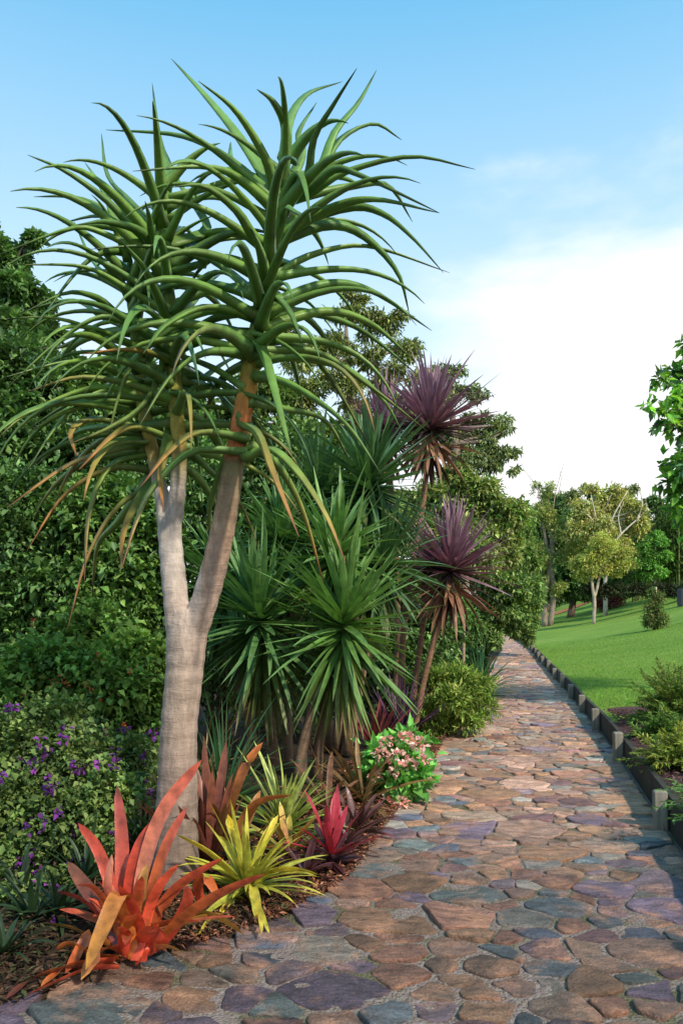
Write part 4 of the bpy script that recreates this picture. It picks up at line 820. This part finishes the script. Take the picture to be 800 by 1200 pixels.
def stake(label, x, y0, y1, Y, w, col):
    b = px(x, y0, Y); mb = MB(); tube(mb, [(b[0], Y, float(bed_z(b[0], Y))-.02), px(x+1, (y0+y1)/2, Y), px(x+1, y1, Y)], w, 7, col, S=8); o = mb.build('garden_stake', M_CANE); tag(o, label, 'stake')
stake('thin pale garden stake rising behind the round shrub', 542, 800, 716, 14.0, .028, (.36, .28, .18))

# feathery conifers in the raised bed
def sprays(name, label, base, R_, n, cols, seed, h, group, lf=.05, wf=.012, spl=.55, yel=None):
    r = rng_(seed); root = thing(name, label, 'conifer', base, group); mb = MB(); t = MB(); b = A(base, float)
    th = r.uniform(0, 6.283, n); e = np.radians(r.uniform(5, 80, n)); d = np.c_[np.cos(th)*np.cos(e), np.sin(th)*np.cos(e), np.sin(e)]
    Lh = np.interp(np.degrees(e), [0, 90], [R_, h])*r.uniform(.55, 1.08, n); S = 9
    P = grow(np.tile(b, (n, 1))+r.normal(0, .06, (n, 3))*A([1, 1, .3]), d, Lh, np.full(n, .55), S, r, .06)
    for i in range(n): tube(t, P[i], [.008, .003], 4, (.12, .08, .05), cap=False)
    c0 = A(cols)[r.integers(0, len(cols), n)]
    for q in range(2, S):
        for k in range(10):
            f = r.random(n)[:, None]; p = lerp(P[:, q-1], P[:, q], f); T = nrm(P[:, q]-P[:, q-1]); s = crossn(T, Z[None]+r.normal(0, .3, (n, 3)))*r.choice([-1, 1], n)[:, None]
            D = T*.75+s*.8+r.normal(0, .22, (n, 3)); c = c0*np.exp(r.normal(0, .2, n))[:, None]
            if yel is not None: c = lerp(c, A(yel)[None], np.clip((q/S-.35)*1.3*r.random(n), 0, 1)[:, None])
            leaves(mb, p, D, lf*(1.25-.5*q/S)*r.uniform(.7, 1.5, n), np.full(n, wf), c, r, .2)
    t.build('branches', M_BARK, root); mb.build('foliage', M_LEAF, root)
def gl(x, Y): X = (x-400)/F*Y; return (X, Y, float(lawn_z(X, Y)))
gc = 'feathery conifers in the raised bed'
sprays('conifer_shrub', 'upright feathery green conifer shrub on the dark mulch near the lawn', gl(797, 9.9), .72, 260, [(.17, .30, .06), (.12, .24, .05), (.22, .34, .07)], 91, .85, gc, .075, .017, yel=(.36, .44, .10))
sprays('conifer_shrub', 'low yellow-tipped juniper spreading toward the timber edging', gl(806, 7.1), .50, 240, [(.19, .31, .07), (.26, .38, .08)], 92, .34, gc, .06, .013, yel=(.56, .52, .09))
sprays('conifer_shrub', 'small low green conifer in front of the taller feathery one', gl(778, 8.75), .40, 120, [(.12, .24, .05), (.16, .29, .06)], 93, .28, gc, .055, .014)
def fern():
    r = rng_(94); base = gl(838, 5.3); mb = MB(); root = thing('fern_shrub', 'pale green leafy spray hanging over the nearest edging post', 'shrub', base)
    n = 26; th = r.uniform(1.9, 4.6, n); e = np.radians(r.uniform(8, 55, n)); d = np.c_[np.cos(th)*np.cos(e), np.sin(th)*np.cos(e), np.sin(e)]; P = grow(np.tile(base, (n, 1)), d, r.uniform(.22, .42, n), np.full(n, .7), 9, r); t = MB()
    for i in range(n): tube(t, P[i], [.005, .002], 4, (.10, .14, .05), cap=False)
    for q in range(2, 9):
        for s_ in (-1, 1):
            T = nrm(P[:, q]-P[:, q-1]); s = crossn(T, Z[None])*s_; leaves(mb, P[:, q], T*.6+s+r.normal(0, .15, (n, 3)), r.uniform(.05, .085, n), r.uniform(.018, .026, n), A([.13, .26, .07])*np.exp(r.normal(0, .2, n))[:, None], r, .2)
    t.build('stems', M_BARK, root); mb.build('foliage', M_LEAF, root)
fern()

# ------------------------------------------------------------------ trees
def tree(name, label, base, clumps, trunk, n, L, W, cols, seed, group=None, bark=(.16, .12, .09), mat=None, limbs=12, up=.25, hang=.35, palm=1, inner=.45, thin=1., cat='tree', bare=()):
    """trunk: list of polylines [(x,y,z,r)...]; limbs run from the nearest trunk point up into the clumps"""
    r = rng_(seed); root = thing(name, label, cat, base, group); mb = MB(); t = MB(); c = np.asarray(clumps); Yc = c[:, 1].mean()
    if Yc > 15:
        sub = []
        for q in c:
            for _ in range(5):
                u = nrm(r.normal(0, 1, 3))*r.uniform(.35, .85); sub.append(np.r_[q[:3]+u*q[3:], q[3:]*r.uniform(.32, .58)])
        c = np.array(sub); limbs = int(limbs*1.8)
    tp = []
    for tr in trunk:
        tr = np.asarray(tr, float); tube(t, tr[:, :3], tr[:, 3], 9, A(bark)*np.exp(r.normal(0, .08)), S=len(tr)*4); sp = spline(tr[:, :3], 16); rr = np.interp(np.linspace(0, 1, 16), np.linspace(0, 1, len(tr)), tr[:, 3]); tp.append(np.c_[sp, rr])
    T = np.vstack(tp)
    for i in r.permutation(len(c))[:limbs]:
        e = c[i, :3]; lo = T[T[:, 2] < e[2]-.1*np.linalg.norm(c[i, 3:])]; lo = lo if len(lo) else T
        dd = np.linalg.norm(lo[:, :3]-e, axis=1)+np.maximum(0, lo[:, 2].max()-lo[:, 2])*.1; s = lo[np.argmin(dd)]
        mid = lerp(s[:3], e, .55)+r.normal(0, .07, 3)*np.linalg.norm(e-s[:3])+A([0, 0, .05])
        tube(t, [s[:3], mid, e+A([0, 0, c[i, 5]*.3])], [min(s[3]*.6, .09*thin), min(s[3]*.4, .05*thin), .012], 6, A(bark)*np.exp(r.normal(0, .12)), S=8)
    for bpts, br_ in bare: tube(t, bpts, [br_, br_*.6, br_*.25], 6, A(bark)*1.15, S=12)
    clump_leaves(mb, c, n, L, W, A(cols)*(1.0 if Yc < 15 else 1.45), r, up, hang, palm, .3, inner)  # far crowns paler: air haze put into the leaf colours
    t.build('trunk', M_BARK, root); mb.build('crown', mat or M_LEAF, root); return root
def tp(Y, base_z, *pts):
    """trunk polyline from photo columns/rows at depth Y with widths in photo pixels; the first point stands on the ground"""
    out = []
    for i, (x, y, w) in enumerate(pts):
        p = px(x, y, Y); out.append([p[0], Y, base_z-.05 if i == 0 and base_z is not None else p[2], w*Y/F/2])
    return out

gt = 'background trees behind the garden bed'
b = gb(-10, 17.0); tree('broadleaf_tree', 'big dark tree rising highest at the picture edge behind the shrubs', b, pcl(17, (5, 305, 40, 30, 0), (-40, 330, 60, 50, 0), (30, 350, 38, 30, -.5), (-10, 390, 55, 40, -.8), (52, 385, 26, 20, -.3), (30, 430, 55, 40, -.6), (-50, 420, 50, 60, .4), (10, 480, 60, 50, -.5), (70, 440, 40, 35, .2), (40, 285, 14, 12, .2)), [tp(17, b[2], (-10, 800, 34), (-5, 600, 28), (5, 450, 18), (5, 330, 8))], 15000, .26, .14, [(.045, .095, .03), (.062, .12, .036), (.082, .145, .044), (.04, .075, .034)], 101, gt)
b = gb(110, 15.0); tree('broadleaf_tree', 'dark green tree hidden behind the lower leaves of the left aloe stems', b, pcl(15, (105, 470, 50, 40, 0), (150, 440, 40, 30, .3), (80, 520, 60, 40, -.3), (170, 500, 50, 45, 0), (120, 560, 70, 40, -.4), (200, 470, 40, 40, .4), (230, 520, 45, 45, .4)), [tp(15, b[2], (110, 800, 24), (115, 640, 18), (120, 480, 8))], 12000, .20, .11, GREEN_D, 102, gt)
b = gb(290, 17.0); tree('broadleaf_tree', 'mid-green tree seen through the gap below the right aloe head', b, pcl(17, (260, 500, 45, 35, 0), (300, 470, 45, 30, .3), (340, 510, 45, 35, 0), (290, 560, 60, 40, -.3), (350, 570, 50, 40, 0), (250, 560, 50, 40, 0), (370, 500, 40, 35, .3), (410, 540, 50, 45, .4), (380, 600, 55, 50, .3)), [tp(17, b[2], (290, 800, 24), (295, 640, 18), (305, 480, 8))], 13000, .22, .12, [(.06, .11, .03), (.08, .13, .035), (.05, .09, .03), (.10, .14, .04)], 103, gt)
b = gb(420, 24.0)
eu = [(400, 365, 28, 14, 0), (440, 385, 32, 18, .5), (375, 395, 30, 20, .3), (420, 415, 36, 16, -.4), (470, 410, 26, 16, .2), (350, 420, 30, 20, 0), (395, 450, 40, 18, -.3), (455, 445, 38, 18, .2), (485, 440, 18, 12, 0), (360, 470, 40, 22, 0), (430, 485, 44, 22, .4), (480, 480, 26, 20, .3), (415, 350, 18, 10, .3), (465, 372, 16, 9, .2), (340, 385, 16, 11, .2)]
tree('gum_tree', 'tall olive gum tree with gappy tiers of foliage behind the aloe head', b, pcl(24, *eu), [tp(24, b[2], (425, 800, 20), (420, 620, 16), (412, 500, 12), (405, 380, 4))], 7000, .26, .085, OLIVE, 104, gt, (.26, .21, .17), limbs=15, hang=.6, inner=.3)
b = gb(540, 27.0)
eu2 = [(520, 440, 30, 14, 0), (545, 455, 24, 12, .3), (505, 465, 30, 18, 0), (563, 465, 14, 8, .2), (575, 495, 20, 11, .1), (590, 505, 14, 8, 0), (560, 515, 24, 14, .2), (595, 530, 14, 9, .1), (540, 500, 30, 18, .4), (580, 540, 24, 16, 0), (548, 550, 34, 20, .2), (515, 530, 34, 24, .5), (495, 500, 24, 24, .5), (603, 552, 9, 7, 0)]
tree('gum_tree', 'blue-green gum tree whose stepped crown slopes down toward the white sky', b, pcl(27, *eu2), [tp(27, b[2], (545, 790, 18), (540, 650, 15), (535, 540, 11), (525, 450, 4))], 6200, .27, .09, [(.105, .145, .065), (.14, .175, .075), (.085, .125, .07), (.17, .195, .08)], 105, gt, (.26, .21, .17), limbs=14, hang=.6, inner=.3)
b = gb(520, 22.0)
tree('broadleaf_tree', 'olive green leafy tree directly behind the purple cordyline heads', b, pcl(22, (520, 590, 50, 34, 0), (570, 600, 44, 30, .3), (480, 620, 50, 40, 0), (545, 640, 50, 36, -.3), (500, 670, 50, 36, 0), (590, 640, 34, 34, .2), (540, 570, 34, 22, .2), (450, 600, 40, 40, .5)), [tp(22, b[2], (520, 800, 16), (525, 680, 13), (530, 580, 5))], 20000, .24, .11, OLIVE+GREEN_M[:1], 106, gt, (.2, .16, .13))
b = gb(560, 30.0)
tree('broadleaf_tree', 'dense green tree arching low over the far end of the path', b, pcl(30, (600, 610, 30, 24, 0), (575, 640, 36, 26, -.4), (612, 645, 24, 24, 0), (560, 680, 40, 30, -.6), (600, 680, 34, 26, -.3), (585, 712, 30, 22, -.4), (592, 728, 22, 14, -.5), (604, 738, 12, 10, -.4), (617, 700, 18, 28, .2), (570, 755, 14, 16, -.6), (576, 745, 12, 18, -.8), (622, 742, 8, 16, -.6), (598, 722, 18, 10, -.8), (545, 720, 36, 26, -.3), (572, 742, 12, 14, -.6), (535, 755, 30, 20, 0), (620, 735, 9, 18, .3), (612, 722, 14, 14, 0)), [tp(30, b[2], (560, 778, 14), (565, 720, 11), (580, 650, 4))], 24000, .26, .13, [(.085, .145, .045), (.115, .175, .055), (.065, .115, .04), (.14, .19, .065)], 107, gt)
b = gb(515, 19.0)
tree('broadleaf_tree', 'dark understorey tree at the mouth of the shaded path', b, pcl(19, (520, 715, 36, 26, 0), (500, 745, 36, 26, 0), (545, 735, 24, 24, .3), (530, 765, 26, 16, .2), (480, 715, 34, 34, .3)), [tp(19, b[2], (515, 800, 10), (518, 750, 8), (520, 710, 3))], 7000, .18, .09, GREEN_D, 108, gt)

gr = 'trees standing on and behind the lawn'
def on_lawn(x, y): return hit(x, y, lambda a, c: float(lawn_z(a, c)), 8)
p = on_lawn(640, 734); Y = p[1]
tree('lawn_tree', 'pale twin-trunked tree with loose olive crown where lawn meets path', p, pcl(Y, (630, 600, 24, 14, 0), (655, 620, 30, 22, .3), (615, 640, 26, 22, 0), (668, 650, 26, 20, .2), (640, 660, 34, 22, -.3), (625, 680, 22, 16, 0), (648, 692, 20, 14, -.3), (645, 575, 12, 14, 0), (628, 572, 8, 8, 0), (676, 625, 16, 14, .3)), [tp(Y, p[2], (638, 734, 7), (638, 700, 6), (646, 650, 5), (643, 590, 2)), tp(Y, p[2], (644, 731, 7), (648, 690, 6), (640, 640, 4), (632, 590, 2))], 7000, .26, .10, [(.16, .20, .055), (.19, .23, .065), (.11, .165, .05), (.23, .24, .08)], 111, gr, (.30, .25, .2), limbs=10, inner=.25,
     bare=[([px(646, 620, Y), px(650, 580, Y), px(661, 540, Y)], .05), ([px(640, 610, Y), px(630, 575, Y), px(612, 548, Y)], .05), ([px(652, 585, Y), px(657, 560, Y), px(652, 543, Y)], .03)])
p = on_lawn(695, 731); Y = p[1]
tree('lawn_tree', 'small slender-stemmed tree with rounded ochre-green crown on the open lawn', p, pcl(Y, (700, 640, 24, 16, 0), (680, 655, 22, 16, -.2), (720, 645, 22, 15, .2), (700, 665, 26, 13, -.3), (730, 660, 16, 12, 0), (685, 675, 14, 8, 0), (712, 673, 16, 8, .1)), [tp(Y, p[2], (695, 731, 4.5), (696, 705, 4), (694, 690, 3.5), (690, 660, 2)), tp(Y, None, (696, 700, 3.5), (700, 685, 3.2), (706, 655, 1.5))], 5200, .20, .09, [(.22, .255, .06), (.27, .28, .075), (.16, .22, .055), (.29, .25, .08)], 112, gr, (.42, .36, .28), limbs=8, inner=.3)
Y = 46; 
def hz(x, Y): return float(lawn_z((x-400)/F*Y, Y))
def up_tree(label, x, Y, cl, tr, n, L, W, cols, seed, bark=(.2, .16, .12), name='broadleaf_tree', **k):
    z = hz(x, Y); X = (x-400)/F*Y; tree(name, label, (X, Y, z), pcl(Y, *cl), [tp(Y, z, *t) for t in tr], n, L, W, cols, seed, gr, bark, **k)
WB = (.52, .47, .40)
up_tree('large ochre tree with bare white branches showing above its crown', 708, 52, [(690, 600, 26, 18, 0), (715, 585, 26, 16, .5), (735, 600, 22, 18, 0), (675, 620, 22, 18, 0), (745, 625, 20, 18, .3), (705, 620, 28, 20, -.4), (730, 640, 24, 16, 0), (690, 575, 14, 9, .3), (742, 650, 20, 12, 0)], [[(709, 700, 5.5), (709, 670, 5), (711, 640, 4), (708, 600, 3)]], 7000, .36, .15, [(.23, .255, .085), (.27, .27, .095), (.18, .22, .075), (.28, .24, .11)], 113, WB, limbs=9, inner=.25,
        bare=[([px(711, 645, 51.2), px(728, 625, 51), px(750, 605, 51)], .11), ([px(745, 612, 51), px(752, 590, 51), px(748, 572, 51)], .07), ([px(711, 640, 51.2), px(716, 610, 51), px(735, 575, 51)], .09), ([px(709, 640, 51.3), px(700, 615, 51), px(692, 580, 51)], .09), ([px(700, 620, 51), px(690, 605, 51), px(680, 600, 51)], .06), ([px(727, 626, 51), px(724, 605, 51), px(730, 590, 51)], .06), ([px(750, 605, 51), px(757, 596, 51), px(755, 582, 51)], .04)])
up_tree('bright green young tree in front of the bamboo row', 762, 50, [(765, 640, 18, 14, 0), (775, 655, 16, 12, 0), (755, 660, 16, 12, -.2), (768, 672, 18, 10, 0), (770, 628, 10, 8, 0)], [[(767, 700, 3), (767, 660, 2.5), (767, 630, 1)]], 2600, .30, .14, [(.09, .20, .04), (.12, .24, .05), (.07, .16, .035)], 114, (.4, .35, .28))
p = on_lawn(714, 714); Y = p[1]
shrub('round_shrub', 'dark maroon-leaved shrub at the back of the lawn', (p[0], Y, p[2]), pcl(Y, (713, 702, 14, 11, 0), (703, 706, 9, 8, 0), (724, 698, 10, 9, 0)), 3600, .20, .10, [(.17, .055, .055), (.22, .085, .07), (.11, .04, .045)], 115, inner=.5)
p = on_lawn(767, 738); Y = p[1]
def young():
    root, r = shrub('young_conifer', 'small bushy young tree tied to a pale stake on the lawn', p, pcl(Y, (767, 724, 13, 9, 0), (765, 712, 11, 8, 0), (770, 700, 8, 7, 0), (762, 730, 10, 6, 0), (774, 728, 9, 7, 0), (763, 695, 5, 5, 0)), 2300, .16, .06, [(.12, .19, .06), (.17, .22, .07), (.19, .18, .08), (.08, .14, .045)], 116, cat='young tree', stems=4, inner=.3)
    mb = MB(); tube(mb, [p-A([0, 0, .05]), px(768, 700, Y), px(768, 688, Y)], .035, 7, (.55, .48, .36), S=6); mb.build('stake', M_CANE, root)
young()
# hedge, fence and far beds at the top of the lawn
def long_hedge():
    Y = 47; cl = [(x, 692+1.5*math.sin(x), 9, 7, 0) for x in range(690, 830, 8)]
    root, r = shrub('clipped_hedge', 'low dark hedge along the back of the lawn in front of the bamboo', ((740-400)/F*Y, Y, hz(740, Y)), pcl(Y, *cl), 7000, .2, .1, [(.028, .05, .02), (.04, .065, .026), (.05, .04, .03)], 117, cat='hedge', stems=0, inner=.3)
long_hedge()
def red_bed():
    p0, p1 = on_lawn(630, 727), on_lawn(695, 704); pts = []
    n = 16; v = (p1-p0); nn = nrm(A([-v[1], v[0], 0])); nn = nn if nn[1] > 0 else -nn
    g = [[p0+v*t+nn*w*(1.2+.5*math.sin(t*3)) for w in np.linspace(0, 1, 5)] for t in np.linspace(0, 1, n)]
    mb = MB(); G = np.array([[[q[0], q[1], lawn_z(q[0], q[1])+.06] for q in row] for row in g]); ix = np.arange(n*5).reshape(n, 5)
    mb.add(G.reshape(-1, 3), np.stack([ix[:-1, :-1], ix[1:, :-1], ix[1:, 1:], ix[:-1, 1:]], -1).reshape(-1, 4), (.3, .1, .06)); o = mb.build('soil_strip', ground_mat('red_soil', (.30, .10, .055), (.40, .17, .10), None, 2, 9)); tag(o, kind='structure')
red_bed()
def bin_():
    p = on_lawn(803, 709); Y = p[1]; r_ = 9*Y/F; h = 19*Y/F; root = thing('slatted_tub', 'dark slatted tub standing by itself on the lawn', 'tub', p)
    a = np.linspace(0, 2*np.pi, 48, endpoint=False); w = 1+.05*(np.arange(48) % 4 < 2); mb = MB(); V = []
    for z, s in ((-.05, 1), (h*.9, 1.04), (h, 1.02), (h, .9), (h*.8, .9)): V.append(np.c_[p[0]+np.cos(a)*r_*s*w, p[1]+np.sin(a)*r_*s*w, np.full(48, p[2]+z)])
    ix = np.arange(48*5).reshape(5, 48); j = np.roll(np.arange(48), -1); mb.add(np.vstack(V), [np.stack([ix[:-1], ix[:-1][:, j], ix[1:][:, j], ix[1:]], -1).reshape(-1, 4), ix[-1][None]], (.07, .065, .085))
    mb.build('slatted_side', wood_mat('dark_slats', (.04, .04, .06), (.10, .09, .13)), root, smooth=False)
bin_()
# bamboo
def bamboo(label, x, Y, seed, hy=575, n=16, wpx=20):
    r = rng_(seed); z = hz(x, Y); X = (x-400)/F*Y; root = thing('bamboo', label, 'bamboo', (X, Y, z), 'bamboo clumps behind the lawn'); t = MB(); mb = MB(); top = px(x, hy, Y)[2]; w = wpx*Y/F
    for i in range(n):
        q = A([X+r.uniform(-.6, .6)*w, Y+r.uniform(-1, 1), z-.1]); hh = (top-z)*r.uniform(.75, 1.0); lean = r.normal(0, .5, 2)
        pts = spline([q, q+A([lean[0]*.2, lean[1]*.2, hh*.5]), q+A([lean[0], lean[1], hh])], 12); tube(t, pts, [.055, .05, .02], 6, (.24, .27, .09), cap=False)
        m = 330; f = .28+.72*r.random(m); P = np.array([pts[int(v*11)] for v in f])+r.normal(0, 1, (m, 3))*A([.5, .5, .35])*np.interp(f, [.2, .6, 1], [.6, 1.1, .5])[:, None]
        leaves(mb, P, r.normal(0, .6, (m, 3))+A([0, 0, -.55]), r.uniform(.2, .42, m), r.uniform(.05, .09, m), A([(.075, .15, .035), (.10, .18, .04), (.055, .115, .03), (.13, .19, .05)])[r.integers(0, 4, m)]*np.exp(r.normal(0, .2, m))[:, None], r)
    t.build('culms', M_CANE, root); mb.build('foliage', M_LEAF, root)
bamboo('bamboo clump next to the bright green young tree', 748, 58, 121, 600, 12)
bamboo('bamboo clump with yellowish culms, middle of the bamboo row', 778, 54, 122, 590, 16)
bamboo('bamboo clump partly behind the near broad-leaved branches', 806, 52, 123, 570, 18, 26)
# wooded hillside
gh = 'trees of the wooded rise on the skyline'
HILL = [(606, 70, 588, 28, GREEN_M, 'dark tree of the skyline just past the sloping gum crown'), (640, 75, 578, 32, GREEN_D, 'dark skyline tree above the twin-trunked lawn tree'), (672, 80, 574, 32, OLIVE, 'olive skyline tree between the lawn tree and the ochre tree'), (700, 84, 574, 30, GREEN_D, 'dark skyline tree straight behind the ochre crown'), (730, 82, 568, 32, OLIVE, 'olive skyline tree behind the bare white branches'), (760, 78, 580, 32, GREEN_D, 'dark skyline tree above the bamboo row'), (795, 76, 585, 32, GREEN_M, 'skyline tree covered by the near broad-leaved branches'),
        (625, 58, 650, 26, GREEN_D, 'shaded tree filling the gap behind the twin trunks'), (668, 60, 655, 24, GREEN_D, 'shaded tree behind the slender ochre-green tree'), (742, 64, 645, 26, GREEN_D, 'shaded tree between the ochre tree and the bamboo'), (780, 66, 640, 26, GREEN_D, 'shaded tree deep behind the bamboo culms'), (830, 66, 600, 36, GREEN_D, 'dark tree beyond the slatted tub')]
for i, (x, Y, yt, hw, cols, lab) in enumerate(HILL):
    z = hz(x, Y); X = (x-400)/F*Y; s = Y/F; yb = 708; cy = (yt+yb)/2; c = px(x, cy, Y)
    cl = ell_clumps(c, (hw*s, hw*s*.8, (yb-yt)/2*s), 16, .38, rng_(130+i)); cl = np.vstack([cl, np.r_[px(x, yt+12, Y), hw*s*.5, hw*s*.5, 12*s]])
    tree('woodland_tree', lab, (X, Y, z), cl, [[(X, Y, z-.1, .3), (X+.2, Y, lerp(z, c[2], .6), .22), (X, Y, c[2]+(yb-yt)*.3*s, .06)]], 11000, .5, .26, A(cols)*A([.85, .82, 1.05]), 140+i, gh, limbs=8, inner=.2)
# near tree whose branches come in from the edge
def maple():
    Y = 12.6; X = 7.4; z = float(lawn_z(X, Y)); r = rng_(150)
    cl = [(806, 470, 26, 20, 0), (780, 468, 20, 10, -.3), (796, 440, 22, 14, .2), (772, 445, 10, 8, 0), (800, 500, 24, 18, -.2), (775, 488, 18, 9, -.4), (815, 420, 24, 30, .2), (798, 405, 8, 8, 0), (800, 545, 24, 18, 0), (780, 540, 16, 8, .3), (770, 548, 7, 5, .2), (805, 575, 28, 20, .2), (787, 568, 14, 10, .2), (800, 600, 24, 16, .3), (850, 480, 60, 60, 0), (860, 580, 60, 60, 0), (880, 400, 60, 60, 0), (930, 500, 80, 90, .5), (840, 620, 40, 26, .5), (760, 478, 9, 5, -.4), (764, 500, 6, 5, -.4)]
    c = pcl(Y, *cl)
    tree('maple_tree', 'near broad-leaved tree reaching in with pointed green leaf sprays', (X, Y, z), c, [[(X, Y, z-.05, .2), (X-.05, Y, z+1.6, .16), (X+.02, Y, 4.4, .11), (X, Y, 6.2, .04)]], 2500, .149, .070, [(.16, .33, .06), (.21, .40, .07), (.12, .27, .06), (.07, .15, .08)], 150, None, (.16, .12, .09), M_THIN, limbs=18, hang=.55, palm=3, inner=.3, thin=.4)
maple()
